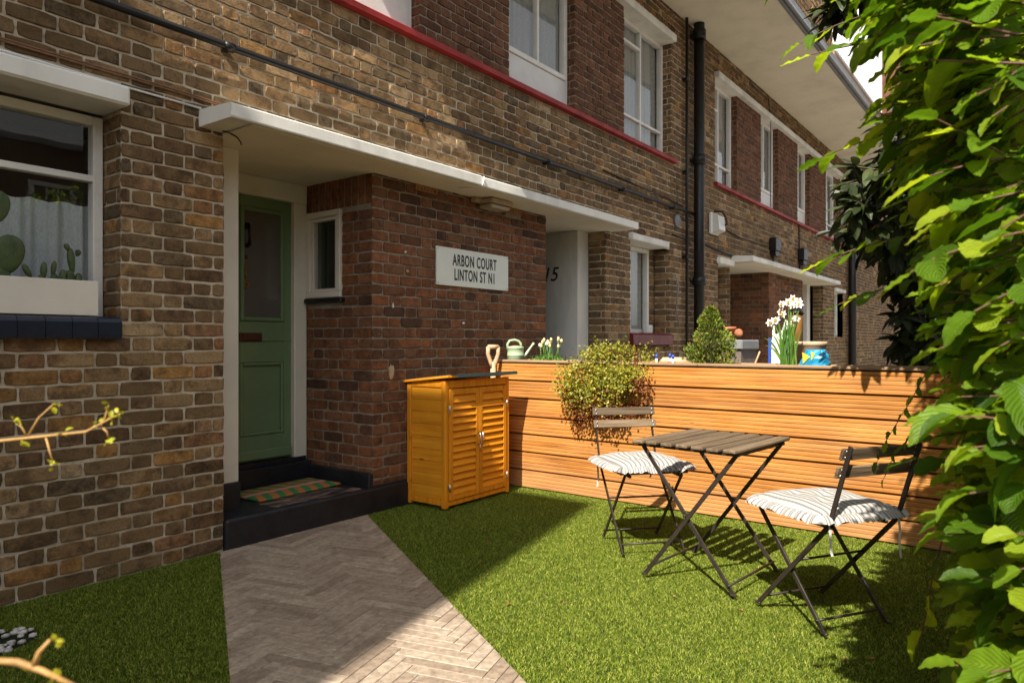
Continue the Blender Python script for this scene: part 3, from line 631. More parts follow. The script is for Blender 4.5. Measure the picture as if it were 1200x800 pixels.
window(7.111, 8.352, 3.515, 4.955, 3.885, (7.74,), ((7.16, 7.74, 4.70), (7.16, 8.30, 3.835)), None)
for (a, b_, mx, pn) in ((9.84, 10.736, 10.2, None), (11.895, 12.826, 12.3, 3.78), (14.075, 14.926, 14.45, 3.78), (16.255, 17.3, 16.7, None), (19.7, 20.95, 20.3, 3.78), (22.5, 24, 23.2, None)):
    window(a, b_, 3.475, 4.955, 3.86, (mx,), ((a + .05, mx, 4.6), (a + .05, b_ - .05, 3.80)) if pn is None else (), pn)
P(brick_wall('reveal', (17.3, 3.86, 0), (1, 0, 0), (0, -1, 0), (0, .38, 3.475, 4.955), [], STOCK, flat, False))
bb('reveal', DARKIN, 24, 27, WY + .1, WY + .14, 3.42, 5.0, b=0)
P(brick_wall('brick_wall', (0, 3.96, 0), (1, 0, 0), (0, -1, 0), (10.30, 10.45, 1.3, 2.41), [], STOCK, flat, False))
P(brick_wall('brick_wall', (0, 3.985, 0), (1, 0, 0), (0, -1, 0), (8.12, 8.305, 1.3, 2.35), [], STOCK, flat, False))

# walkway deck with its parapet, upper storeys, the wing that shades the garden
dk = bb('walkway_deck', CREAM, 1.91, 30, 2.63, WY + .02, 5.40, 5.56, b=.01)
mb = MB(); mb.box(1.90, 30, 2.585, 2.629, 5.385, 5.60, .006); mb.tube([(1.8, 2.56, 5.42), (30, 2.56, 5.42)], .028, 8); mb.build('deck_edge', GREYP, dk)
P(brick_wall('parapet', (0, 2.62, 0), (1, 0, 0), (0, -1, 0), (8.0, 11.7, 5.56, 6.7), [], STOCK, flat, False)); P(brick_wall('parapet', (0, 2.62, 0), (1, 0, 0), (0, -1, 0), (15.6, 30, 5.56, 6.7), [(16.4, 17.4, 5.7, 6.6)], STOCK, flat, False))
bb('parapet', STOCK, 1.91, 30, 2.64, 2.74, 5.56, 6.69, b=0); bb('stair_tower', PIERB, 15.6, 19, 1.6, 2.58, 5.7, 9, b=0)
mb = MB()
for i in range(38):
    mb.obox((11.75 + i * .10, 2.60, 6.65), (.115, .018, 1.92), (0, 0, R(-34)), .003)
P(mb.build('white_cladding', CLADW, flat)); bb('parapet', CAPW, 11.7, 15.6, 2.595, 2.639, 5.602, 5.678, b=.004)
mb = MB(); mb.box(-5, 30, WY, WY + .3, 5.41, 9.5, 0)
for z0, z1 in ((-.1, 9.5),): mb.box(-5, 30, 7.5, 7.7, z0, z1, 0); mb.box(30, 30.2, WY, 7.7, z0, z1, 0)
mb.box(-5, 30, WY, 7.7, 9.5, 9.7, 0); P(mb.build('upper_wall', PIERB, flat))
mb = MB(); mb.box(-5, 30, 4.95, 5.0, -.1, 9.4, 0); mb.box(-5, 30, 4.0, 4.95, 2.50, 2.70, 0); mb.box(-5, 30, 4.0, 4.95, 5.2, 5.3, 0); mb.box(-5, 30, 4.0, 4.95, -.2, .02, 0)
mb.box(2.17, 2.25, 4.0, 4.95, 0, 2.5, 0); mb.box(6.74, 6.82, 4.0, 4.95, 0, 2.5, 0); mb.box(9.3, 9.4, 3.9, 4.95, 2.7, 5.2, 0); P(mb.build('inner_wall', ROOMW, flat))
wing = MB(); wing.box(-9.5, -5.0, .56, 7.7, -.1, 10.06, 0); P(wing.build('wing_wall', PIERB, flat))

# pipes and cables on the facade
mb = MB(); py = WY - .055
mb.tube([(-1.5, py, 2.874), (8.93, py, 2.884)], .021, 12)
for x in (.9, 2.253, 3.86, 5.5, 6.97, 8.3):
    mb.tube([(x - .03, py, 2.876), (x + .03, py, 2.876)], .027, 12); mb.box(x - .02, x + .02, py, WY, 2.86, 2.892, .002)
P(mb.build('waste_pipe', BLACKM, flat))
mb = MB(); mb.tube([(8.98, WY - .11, 5.4), (8.98, WY - .11, -.05)], .07, 16)
for z in (5.25, 3.6, 2.0): mb.tube([(8.98, WY - .11, z - .06), (8.98, WY - .11, z + .06)], .088, 16); mb.box(8.93, 9.03, WY - .05, WY, z - .02, z + .02, .003)
P(mb.build('downpipe', BLACKM, flat))
mb = MB(); mb.tube([(8.72, WY - .05, 5.4), (8.72, WY - .05, .9)], .020, 10)
for z in (4.6, 3.4, 2.3): mb.box(8.68, 8.76, WY - .07, WY, z - .02, z + .02, .003)
P(mb.build('downpipe', BLACKM, flat))
mb = MB(); mb.tube([(18.3, WY - .11, 5.4), (18.3, WY - .11, -.05)], .09, 12)
P(mb.build('downpipe', BLACKM, flat))
def cable(name, m, pts, r, label=None):
    mb = MB(); mb.tube(pts, r, 6)
    o = P(mb.build(name, m, flat));
    if label: o['label'] = label
yc = WY - .012
for dz in (0, -.011): cable('cable', PIPEC, [(-1.4, yc, 2.568 + dz), (.5, yc, 2.569 + dz), (1.2, yc, 2.566 + dz), (2.0, yc, 2.560 + dz), (2.22, yc, 2.555 + dz), (2.27, yc, 2.50 + dz)], .005, 'pair of copper coloured cables')
cable('cable', WHITEP, [(-1.4, yc - .002, 2.515), (.6, yc - .004, 2.512), (1.2, yc - .005, 2.509), (1.7, yc, 2.50), (2.11, yc, 2.497)], .006, 'thin white cable')
cable('cable', BLACKM, [(9.8, yc, 2.86), (10.9, yc, 2.80), (12.2, yc, 2.81)], .010); cable('cable', BLACKM, [(9.1, yc, 2.55), (10.2, yc, 2.50), (11.5, yc, 2.46), (13.9, yc, 2.56), (17, yc, 2.62)], .012)
cable('cable', BLACKM, [(14.1, yc, 3.42), (14.15, yc, 2.9), (14.15, yc, 2.5)], .012); cable('cable', BLACKM, [(6.6, yc, 3.02), (7.6, yc, 2.99), (8.7, yc, 2.96)], .008); cable('cable', BLACKM, [(8.35, yc, 2.55), (8.9, yc, 2.52)], .010)
cable('cable', BLACKM, [(12.5, yc, 2.78), (12.5, yc, 2.5)], .010); cable('cable', BLACKM, [(12.2, WY - .01, 5.39), (12.3, WY - .03, 5.0), (12.35, WY - .01, 3.5)], .006)
cable('cable', GREYP, [(8.40, WY - .03, 2.05), (8.45, WY - .05, 1.9), (8.43, WY - .03, 1.6), (8.5, WY - .04, 1.4)], .010)
cable('cable', DARKM, [(2.20, 3.69, 2.38), (2.24, 3.70, 2.385), (2.30, 3.71, 2.372), (2.33, 3.72, 2.352), (2.335, 3.72, 2.336)], .004)
for z in (1.9, ): pass
mb = MB(); mb.tube([(3.42, WY - .012, 3.27), (4.9, WY - .0, 3.2)], .001, 4); mb.v.clear(); mb.f.clear(); mb.mi.clear(); mb.sm.clear()
# wall fittings
mb = MB(); mb.lathe([(.0, 0), (.078, 0), (.085, .006), (.085, .03)], n=24); o = P(mb.build('round_vent', GREYP, flat)); o.rotation_euler = (-PI / 2, 0, 0); o.location = Vector((8.5, WY - .03, 2.74)) - Vector((4.0, WY, 0))

# ------------------------------------------------------------------ things fixed to the facade
sg = thing('name_sign', 'white enamel sign reading ARBON COURT LINTON ST N1 on the red brick bay', 'sign', (4.476, WY, 1.79))
mb = MB(); mb.box(-.457, .457, -.016, -.002, -.15, .15, .003); mb.build('sign_plate', SIGNW, sg)
text('ARBON COURT', .127, INK, sg, (.008, -.0175, .054), (PI / 2, 0, 0), .56, .001, 1.14, 'lettering', bold=.0020)
text('LINTON ST N1', .127, INK, sg, (.008, -.0175, -.062), (PI / 2, 0, 0), .56, .001, 1.14, 'lettering', bold=.0020)
mb = MB()
for a in (-.44, .44):
    for b_ in (-.133, .133): mb.tube([(a, -.0165, b_), (a, -.0195, b_)], .006, 8)
mb.build('screw', STEEL, sg)
lp = thing('bulkhead_lamp', 'cream bulkhead lamp under the long white canopy above the sign', 'lamp', (4.66, WY, 2.36))
mb = MB(); mb.box(-.14, .14, -.17, -.004, -.02, .02, .008); mb.build('base', TANP, lp); mb = MB(); mb.box(-.13, .13, -.155, -.01, -.058, -.021, .018); mb.build('diffuser', paint('lamp_diffuser', (.42, .36, .24), .35, .1, 4, .05), lp)
mb = MB(); mb.box(-.22, -.142, -.06, -.004, -.014, .02, .004); mb.build('cable_box', TANP, lp)
fl = thing('wall_lantern', 'white wall lantern with a black looped cable beside the thick black downpipe', 'lamp', (9.72, WY, 2.86))
mb = MB(); mb.box(-.14, .14, -.05, -.004, -.15, .15, .01); mb.build('back_plate', WHITEP, fl); mb = MB(); mb.prism([(-.05, .14), (-.13, .10), (-.15, -.10), (-.05, -.14)], -.12, .12, 0); mb.build('diffuser', paint('pale_diffuser', (.70, .70, .66), .25, .05, 4, .02), fl)
mb = MB(); mb.tube([(-.08, -.06, .16), (-.06, -.17, .15), (.05, -.18, .08), (.13, -.17, 0), (.14, -.12, -.02)], .014, 8); mb.build('cable', BLACKM, fl)
for i, (x, lab) in enumerate(((12.45, 'black wall box above the far canopy, nearer of the two'), (14.2, 'black wall box above the far canopy, further of the two'))):
    b_ = thing('meter_box', lab, 'wall box', (x, WY, 2.86), group='black boxes on the facade')
    mb = MB(); mb.box(-.15, .15, -.12, -.004, -.11, .11, .012); mb.build('housing', BLACKM, b_); mb = MB(); mb.box(-.10, .10, -.10, -.01, -.20, -.111, .008); mb.build('cover', BLACKM, b_)

# ------------------------------------------------------------------ ground, path, lawn
mb = MB(); mb.add([(-60, -60, -.03), (80, -60, -.03), (80, 60, -.03), (-60, 60, -.03)], [(0, 1, 2, 3)]); tag(mb.build('ground', GROUNDM), kind='structure')
mb = MB(); mb.add([(5.0, -6, -.015), (34, -6, -.015), (34, 3.80, -.015), (5.0, 3.80, -.015)], [(0, 1, 2, 3)]); tag(mb.build('neighbour_paving', YARDM), kind='structure')
import bmesh
Ld = Vector((.4914, .8709)); Ln = Vector((.8709, -.4914))      # path direction, and across it to the right
A0 = Vector((2.213, 3.742)); B0 = Vector((3.305, 3.742))
def herring():
    bm = bmesh.new(); n = 6; w = .056; g = .0013
    ang = math.atan2(Ld.y, Ld.x) - PI / 4; ca, sa = math.cos(ang), math.sin(ang)
    org = Vector((1.9, 2.4))
    def plank(x, y, sx, sy):
        x0, x1, y0, y1 = x * w + g, (x + sx) * w - g, y * w + g, (y + sy) * w - g; b = .0022; dz = rnd(-.0006, .0006)
        def T(p, q, z): return bm.verts.new((org.x + p * ca - q * sa, org.y + p * sa + q * ca, z))
        lo = [T(p, q, -.012) for p, q in ((x0, y0), (x1, y0), (x1, y1), (x0, y1))]; mid = [T(p, q, .004 + dz) for p, q in ((x0, y0), (x1, y0), (x1, y1), (x0, y1))]
        hi = [T(p, q, .006 + dz) for p, q in ((x0 + b, y0 + b), (x1 - b, y0 + b), (x1 - b, y1 - b), (x0 + b, y1 - b))]
        bm.faces.new(hi)
        for i in range(4): j = (i + 1) % 4; bm.faces.new((lo[i], lo[j], mid[j], mid[i])); bm.faces.new((mid[i], mid[j], hi[j], hi[i]))
    K = 62
    for i in range(-K, K):
        for j in range(-K, K):
            k = (i - j) % (2 * n)
            for (ok, sx, sy) in ((k == 0, n, 1), (k == 2 * n - 1, 1, n)):
                if ok:
                    cx, cy = (i + sx / 2) * w, (j + sy / 2) * w; px, py = org.x + cx * ca - cy * sa, org.y + cx * sa + cy * ca
                    d = (Vector((px, py)) - A0).dot(Ln)
                    if -.3 < d < 1.3 and -.6 < py < 4.0: plank(i, j, sx, sy)
    for (p, nn) in ((A0, -Ln), (B0, Ln), (Vector((0, 3.741)), Vector((0, 1))), (Vector((0, -.5)), Vector((0, -1)))):
        bmesh.ops.bisect_plane(bm, geom=bm.verts[:] + bm.edges[:] + bm.faces[:], plane_co=(p.x, p.y, 0), plane_no=(nn.x, nn.y, 0), clear_outer=True)
    me = bpy.data.meshes.new('path'); bm.to_mesh(me); bm.free(); me.materials.append(PLANKM)
    o = bpy.data.objects.new('path', me); col.objects.link(o); return tag(o, 'greige plank path laid in herringbone from the step', None, None, 'structure')
herring()
def lerp_line(p, d, y): return p.x + d.x / d.y * (y - p.y)
mb = MB(); Q = lambda p, y: (lerp_line(p, Ld, y), y, -.006)
mb.add([Q(A0, 3.765), Q(B0, 3.765), Q(B0, -.6), Q(A0, -.6)], [(0, 1, 2, 3)]); tag(mb.build('path_bed', paint('path_joint_sand', (.10, .072, .048), .95, .3, 40, .4)), kind='structure')
mb = MB()
mb.add([(lerp_line(B0, Ld, 3.765) + .002, 3.765, -.004), (4.72, 3.765, -.004), (4.72, -1.2, -.004), (lerp_line(B0, Ld, -1.2) + .002, -1.2, -.004)], [(0, 1, 2, 3)])
mb.add([(-1.4, 3.765, -.004), (lerp_line(A0, Ld, 3.765) - .002, 3.765, -.004), (lerp_line(A0, Ld, -1.2) - .002, -1.2, -.004), (-1.4, -1.2, -.004)], [(0, 1, 2, 3)])
lawnb = mb.build('lawn_base', TURFB); tag(lawnb, kind='structure')
CAM = np.array([0, 0, 1.2]); SY, CY = .6015, .7989
def img(p):
    r = SY * p[:, 0] - CY * p[:, 1]; f = CY * p[:, 0] + SY * p[:, 1]
    f2 = np.where(f < .05, .05, f); return 600 + 830 * r / f2, 400 - 830 * (p[:, 2] - 1.2) / f2, f
def grass():
    P_ = []
    for dens, inview in ((95000, True), (5000, False)):
        n = int(dens * 6.4 * 5.2); p = np.random.rand(n, 3) * [6.4, 5.2, 0] + [-1.5, -1.35, 0]
        x, y = p[:, 0], p[:, 1]; u, v, f = img(p)
        vis = (f > .5) & (u > -60) & (u < 1260) & (v < 880)
        dl = (x - A0.x) * Ln.x + (y - A0.y) * Ln.y; dr_ = (x - B0.x) * Ln.x + (y - B0.y) * Ln.y
        ok = ((dr_ > -.004) & (x < 4.70) & (y < 3.765)) | ((dl < .004) & (y < 3.765) & (x > -1.4))
        gr = ((x - .86) ** 2 / .30 ** 2 + (y - 3.33) ** 2 / .16 ** 2) < 1
        ok &= ~gr & ~((x > 2.2) & (y > 3.742))
        ok &= vis if inview else ~vis
        P_.append(p[ok])
    p = np.concatenate(P_); n = len(p); h = np.random.uniform(.006, .016, n); w = np.random.uniform(.0008, .0015, n)
    a = np.random.rand(n) * 2 * PI; l = np.random.uniform(.2, 1.2, n) * h; la = np.random.rand(n) * 2 * PI
    d = np.stack([np.cos(a), np.sin(a), np.zeros(n)], 1) * w[:, None]; lean = np.stack([np.cos(la) * l, np.sin(la) * l, np.zeros(n)], 1)
    up = np.array([0, 0, 1.0]); base = p.copy(); base[:, 2] = -.004
    m = base + lean * .35 + up * (h * .6)[:, None]; t = base + lean + up * (h)[:, None]
    v = np.stack([base - d, base + d, m + d * .8, m - d * .8, t + d * .15, t - d * .15], 1).reshape(-1, 3)
    o = np.arange(n)[:, None] * 6
    f = np.concatenate([o + [0, 1, 2, 3], o + [3, 2, 4, 5]], 0)
    print('grass blades', n)
    tag(bake('grass', v, f, GRASSM), 'short artificial turf on both sides of the herringbone path', None, None, 'stuff')
grass()
# white pebbles in a corner of the turf, few dry leaves
def pebbles():
    mb = MB()
    for i in range(170):
        a = rnd(0, 2 * PI); r = math.sqrt(rnd(0, 1)); x, y = .86 + .29 * r * math.cos(a), 3.33 + .155 * r * math.sin(a); s = rnd(.010, .022)
        v = []; f = []; rz = rnd(0, 6)
        for k in range(4):
            ph = PI * k / 3
            for q in range(6): th = q * PI / 3 + rz; v.append((x + s * math.sin(ph) * math.cos(th) * rnd(.8, 1.1), y + s * .8 * math.sin(ph) * math.sin(th), .008 + s * .5 * math.cos(ph)))
        for k in range(3):
            for q in range(6): f.append((k * 6 + q, k * 6 + (q + 1) % 6, (k + 1) * 6 + (q + 1) % 6, (k + 1) * 6 + q))
        mb.add(v, f, 0, True)
    tag(mb.build('gravel', GRAVM), 'patch of white pebbles in the turf by the brown wall', None, None, 'stuff')
pebbles()

# ------------------------------------------------------------------ leaf templates and scattering
def leaf_template(nu, nv, width, fold=.25, wave=.03, curl=.12, tip=1.6, serr=0.0, widest=.42):
    V = []; UVs = []; F = []
    for j in range(nv + 1):
        t = j / nv; ww = (t ** .62) * ((1 - t) ** .75) / ((widest ** .62) * ((1 - widest) ** .75)) if 0 < t < 1 else 0
        for i in range(nu + 1):
            s = -1 + 2 * i / nu; e = 1 + (serr * (1 if j % 2 else -1) if abs(s) == 1 else 0)
            x = s * width / 2 * min(ww, 1.02) * e
            z = abs(x) * fold + wave * math.sin(t * 22 - abs(s) * 2.5) * abs(s) - curl * t * t
            V.append((x, t, z)); UVs.append((s, t))
    for j in range(nv):
        for i in range(nu): a = j * (nu + 1) + i; F.append((a, a + 1, a + nu + 2, a + nu + 1))
    return np.array(V), np.array(F), np.array(UVs)
def norm(a): return a / np.maximum(np.linalg.norm(a, axis=1, keepdims=True), 1e-9)
def scatter(name, tpl, pos, axis, nrm, size, m, parent=None, loc=(0, 0, 0)):
    V, F, UVs = tpl; y = norm(axis); x = norm(np.cross(y, nrm)); z = np.cross(x, y); n = len(pos)
    M = np.stack([x, y, z], 2) * size[:, None, None]
    if V.ndim == 3: v = np.einsum('nij,nkj->nki', M, V[np.arange(n) % len(V)]); V = V[0]
    else: v = np.einsum('nij,kj->nki', M, V)
    v = v + (pos - np.array(loc))[:, None, :]
    f = F[None] + (np.arange(n) * len(V))[:, None, None]
    return bake(name, v.reshape(-1, 3), f.reshape(-1, 4), m, parent, np.tile(UVs, (n, 1)), True, loc if parent is None else (0, 0, 0))

# ------------------------------------------------------------------ timber fence with planting trough on top
FX = 4.695; FY0, FY1 = -.9, 3.765
fence = thing('timber_fence', 'low orange timber fence of grooved horizontal boards at the end of the lawn', 'fence', (FX, 1.5, 0))
def LF(o): o.location = Vector((-FX, -1.5, 0)); return o
bh = .1455
for k in range(7):
    z0 = .008 + k * bh; prof = []; n = 5; hh = bh - .008
    for i in range(n):
        a = z0 + hh * i / n; b_ = z0 + hh * (i + 1) / n; dd = .004
        gd = .0022 if i else .007; prof += [(FX + gd + rnd(0, .0016), a + .001), (FX + gd * .6, a + .004), (FX, a + .007), (FX, b_ - .005), (FX + .0008, b_ - .0018)]
    prof += [(FX + .026, z0 + hh), (FX + .026, z0)]
    mb = MB(); wob = rnd(-.0015, .0015)
    mb.prism([(p + wob, q) for p, q in prof], FY0, FY1, 1); LF(mb.build('board', FENCEW, fence))
mb = MB(); mb.box(FX + .028, FX + .05, FY0, FY1, -.02, 1.0, 0); LF(mb.build('backing', DARKIN, fence))
mb = MB(); mb.box(FX - .004, FX + .075, FY0, FY1, 1.0285, 1.048, .004); mb.box(FX + .33, FX + .41, FY0, FY1, 1.0285, 1.046, .004); mb.box(FX + .38, FX + .405, FY0, FY1, -.02, 1.028, .003); LF(mb.build('cap', CAPW, fence))
mb = MB(); mb.box(FX + .052, FX + .379, FY0, FY1, .9, 1.022, .004); LF(mb.build('soil', SOIL, fence))

# ------------------------------------------------------------------ slatted cabinet
CX0, CX1, CY0, CY1 = 3.70, 4.445, 3.375, 3.755
cab = thing('storage_cabinet', 'orange stained wooden cabinet with two louvred doors and a green felt roof', 'cabinet', ((CX0 + CX1) / 2, (CY0 + CY1) / 2, .02))
def LC(o): o.location = -cab.location; return o
z0c, z1c = .035, .922
mb = MB()
for (x0, x1, y0, y1, zt) in ((CX0, CX0 + .04, CY0, CY0 + .04, z1c), (CX1 - .04, CX1, CY0, CY0 + .04, z1c), (CX0, CX0 + .04, CY1 - .04, CY1, z1c - .03), (CX1 - .04, CX1, CY1 - .04, CY1, z1c - .03)): mb.box(x0, x1, y0, y1, .018, zt, .004)
mb.box(CX0 + .0405, CX1 - .0405, CY0 + .002, CY0 + .03, z1c - .055, z1c - .001, .003); mb.box(CX0 + .0405, CX1 - .0405, CY0 + .004, CY0 + .03, .03, .062, .003)
for yy in ((CX0 + .003, CX0 + .03),):
    mb.box(yy[0], yy[1], CY0 + .0405, CY1 - .0405, .035, .075, .003); mb.box(yy[0], yy[1], CY0 + .0405, CY1 - .0405, z1c - .05, z1c, .003)
LC(mb.build('frame', CABW, cab))
mb = MB(); nb = 9
for i in range(nb):
    a = .076 + (z1c - .052 - .076) * i / nb; b_ = .076 + (z1c - .052 - .076) * (i + 1) / nb; mb.box(CX0 + .011, CX0 + .024, CY0 + .041, CY1 - .041, a + .0008, b_ - .0008, .0025)
LC(mb.build('side_panel', CABS, cab)); mb = MB(); mb.box(CX1 - .022, CX1 - .008, CY0 + .041, CY1 - .041, .077, z1c - .053, .0025)
LC(mb.build('side_panel', CABS, cab))
mb = MB(); mb.box(CX0 + .041, CX1 - .041, CY1 - .014, CY1 - .002, .03, z1c, .002); mb.box(CX0 + .041, CX1 - .041, CY0 + .045, CY1 - .015, .03, .045, .002); LC(mb.build('back_panel', CABH, cab))
mid = (CX0 + CX1) / 2
for s, (a, b_) in enumerate(((CX0 + .043, mid - .0015), (mid + .0015, CX1 - .043))):
    mb = MB(); zt, zb = z1c - .062, .068; y0, y1 = CY0 - .006, CY0 + .018; sw = .037
    mb.box(a, a + sw, y0, y1, zb, zt, .003); mb.box(b_ - sw, b_, y0, y1, zb, zt, .003); mb.box(a + sw + .0005, b_ - sw - .0005, y0 + .001, y1, zb, zb + .04, .003); mb.box(a + sw + .0005, b_ - sw - .0005, y0 + .001, y1, zt - .042, zt, .003)
    d = LC(mb.build('door', CABW, cab)); mb = MB(); ns = 14; lo, hi = zb + .042, zt - .044
    for i in range(ns):
        zc = lo + (hi - lo) * (i + .5) / ns; mb.obox(((a + b_) / 2, (y0 + y1) / 2 + .001, zc), (b_ - a - 2 * sw - .001, .0075, (hi - lo) / ns * 1.22), (R(-22), 0, 0), .0018)
    mb.build('louvre', CABH, d)
    hx = b_ - .014 if s == 0 else a + .014
    mb = MB(); zz = .48; mb.tube([(hx, y0 - .001, zz + .045), (hx, y0 - .020, zz + .042), (hx, y0 - .026, zz), (hx, y0 - .020, zz - .042), (hx, y0 - .001, zz - .045)], .0045, 8)
    if s == 0: mb.tube([(hx + .002, y0 - .022, zz - .035), (hx - .014, y0 - .03, zz - .06), (hx - .004, y0 - .026, zz - .085)], .004, 8)
    mb.build('handle', STEEL, d)
    hx = a - .002 if s == 0 else b_ + .002
    for zz in (.16, .72): mb = MB(); mb.box(hx - .013, hx + .013, y0 - .003, y0 - .0005, zz - .026, zz + .026, .001); mb.tube([(hx, y0 - .004, zz - .026), (hx, y0 - .004, zz + .026)], .0035, 8); mb.build('hinge', STEEL, d)
Mr = Matrix.Translation((mid, CY0 - .045, .945)) @ Matrix.Rotation(R(-6.0), 4, 'X')
mb = MB(); mb.box(-.395, .412, 0, .455, 0, .018, .003, 0, Mr); rf = LC(mb.build('roof', CABH, cab)); mb = MB(); mb.box(-.36, .414, -.006, .452, .0185, .023, .001, 0, Mr); mb.box(-.30, .414, -.0075, -.0012, -.002, .0182, .0008, 0, Mr); mb.build('felt', FELT, rf)
mb = MB()
for zz in (.18, .50): mb.box(CX0 - .012, CX0 - .0005, CY1 - .05, CY1 - .03, zz, zz + .03, .002)
LC(mb.build('peg', CABW, cab))

# ------------------------------------------------------------------ spade, watering can, bulbs on the fence
sp = thing('spade', 'wooden D shaped spade handle standing up behind the orange cabinet', 'spade', (4.60, 3.66, 0))
mb = MB(); mb.prism([(-.036, .055), (-.042, .085), (-.042, .10), (-.03, .112), (.03, .112), (.042, .10), (.042, .085), (.036, .055), (.028, .09), (-.028, .09)][:0] or [(-.052, .10), (-.05, .128), (.05, .128), (.052, .10)], -.017, .017, 1)
mb.v.clear(); mb.f.clear(); mb.mi.clear(); mb.sm.clear()
mb.tube([(-.045, 0, 1.155), (.045, 0, 1.155)], .019, 12); mb.tube([(-.042, 0, 1.158), (-.046, 0, 1.10), (-.022, 0, 1.03), (-.004, 0, .98)], [.018, .016, .018, .020], 10); mb.tube([(.042, 0, 1.158), (.046, 0, 1.10), (.022, 0, 1.03), (.004, 0, .98)], [.018, .016, .018, .020], 10)
o = mb.build('grip', SPADEW, sp); o.rotation_euler = (0, 0, R(-30)); mb = MB(); mb.tube([(0, 0, 1.03), (0, 0, .32)], [.024, .017], 10); o = mb.build('shaft', SPADEW, sp); mb = MB(); mb.box(-.085, .085, -.004, .004, .022, .33, .002); o = mb.build('blade', STEEL, sp); o.rotation_euler = (0, 0, R(-90))
wc = thing('watering_can', 'small sage green metal watering can standing on the fence trough', 'watering can', (4.87, 3.63, 1.022), R(-40))
mb = MB(); mb.lathe([(.0, .001), (.066, .001), (.070, .004), (.070, .055), (.0725, .058), (.0725, .064), (.070, .067), (.070, .115), (.073, .118), (.073, .128), (.068, .134), (.02, .142), (0, .143)], n=28); mb.build('body', SAGEC, wc)
mb = MB(); mb.tube([(.055, 0, .035), (.095, 0, .07), (.145, 0, .14), (.165, 0, .165)], [.018, .013, .009, .012], 10); mb.build('spout', SAGEC, wc)
mb = MB(); mb.tube([(-.066, 0, .10), (-.070, 0, .155), (-.05, 0, .185), (-.005, 0, .192), (.03, 0, .18), (.048, 0, .158), (.05, 0, .13)], .0105, 10); mb.build('handle', SAGEC, wc)
def flower_head_cup(mb, c, r, h, mi):
    mb.lathe([(r * .4, -h * .1), (r, h * .15), (r * 1.05, h * .5), (r * .7, h * .85), (r * .25, h)], c, 8, mi)
bl = thing('bulb_clump', 'clump of cream and white budding bulbs on the fence left of the bushy plant', 'flowers', (4.86, 3.28, 1.022))
mb = MB(); heads = MB()
for i in range(16):
    bx, by = rnd(-.05, .05), rnd(-.09, .09); tx, ty = bx + rnd(-.02, .02), by + rnd(-.05, .05); h = rnd(.13, .19); mb.tube([(bx, by, -.01), ((bx + tx) / 2, (by + ty) / 2, h * .5), (tx, ty, h)], [.004, .003, .0025], 6); flower_head_cup(heads, (tx, ty, h - .005), .011, rnd(.026, .036), 0 if i % 4 else 1)
mb.build('stems', DAFFL, bl); heads.build('flower_heads', [PETALY, PETAL], bl)
n = 260; p = np.random.randn(n, 3) * [.045, .07, .012] + [0, 0, .03]; p[:, 2] = abs(p[:, 2]) * .8
scatter('leaves', leaf_template(2, 3, .28), p, np.random.randn(n, 3) + [0, 0, 1.2], np.random.randn(n, 3) + [-1, 0, .3], np.random.uniform(.02, .05, n), DAFFL, bl)

# trailing bush over the fence
bu = thing('trailing_bush', 'bushy yellow green plant spilling over the fence behind the chair, with rusty stems below', 'plant', (4.83, 2.6, 1.022))
B = np.array([4.83, 2.6, 1.022]); n = 8200; q = np.random.randn(n, 3); q = norm(q) * (np.random.rand(n, 1) ** .38)
p = q * [.21, .40, .31] + [-.10, .02, -.13]
dr_ = p[:, 2] < -.25
top = np.random.rand(n) < .16; p[top] += np.stack([np.zeros(top.sum()), np.random.randn(top.sum()) * .03, np.abs(np.random.randn(top.sum())) * .035], 1)
low = p[:, 2] < 0.0; xw = (4.70 - B[0]) - .015
p[low, 0] = np.minimum(p[low, 0], xw - np.random.rand(low.sum()) * .20)
nz = np.array([mnoise.noise(Vector((a * 6 + 3, b_ * 6, c * 6))) for a, b_, c in p]); keep = nz + np.random.rand(n) * .5 > -.10; p = p[keep]
rust = (p[:, 2] < -.27 + .09 * np.random.randn(len(p))) | ((p[:, 1] < -.27) & (p[:, 2] < -.08))
lt = leaf_template(2, 2, .85, .2, 0, .1)
for nm, sel, m_, kk in (('leaves', ~rust, SMALLL, 1), ('rusty_leaves', rust & (np.random.rand(len(p)) < .6), RUSTL, 1)):
    s_ = p[sel]; k = len(s_); scatter(nm, lt, s_, np.random.randn(k, 3) + [-.3, 0, -.1], np.random.randn(k, 3) * .7 + [-.8, 0, .7], np.random.uniform(.014, .027, k), m_, bu)
tw = MB(); ex = []
for i in range(46):
    y = rnd(-.30, .30); pts = [(0, y * .4, 0), (-.10, y * .8, .10 + rnd(-.05, .05)), (-.18 + rnd(-.03, .03), y, -.08), (-.17 - rnd(0, .03), y * 1.05, -.28), (-.155 - rnd(0, .02), y * 1.1 + rnd(-.05, .05), -.30 - rnd(.05, .30) * max(.25, (y + .35) / .65))]; tw.tube(pts, [.003, .0026, .002, .0016, .001], 5)
    e = pts[-1]
    for k in range(9):
        t = rnd(.3, 1); ex.append((e[0] - rnd(0, .02), e[1] + rnd(-.02, .02), pts[3][2] + (e[2] - pts[3][2]) * t))
for (y, h) in ((.17, .22), (-.26, .20), (-.31, .13), (.08, .14)):
    pts = [(-.05, y * .7, .06), (-.06, y * .9, h * .6), (-.05, y * 1.12, h)]; tw.tube(pts, [.002, .0015, .001], 5)
    for k in range(40): t = rnd(0, 1); ex.append((-.055 + rnd(-.02, .02), y * (.7 + .42 * t) + rnd(-.018, .018), .06 + (h - .06) * t + rnd(-.015, .02)))
tw.build('twigs', RUSTL, bu); ex = np.array(ex); k = len(ex); lowm = ex[:, 2] < 0
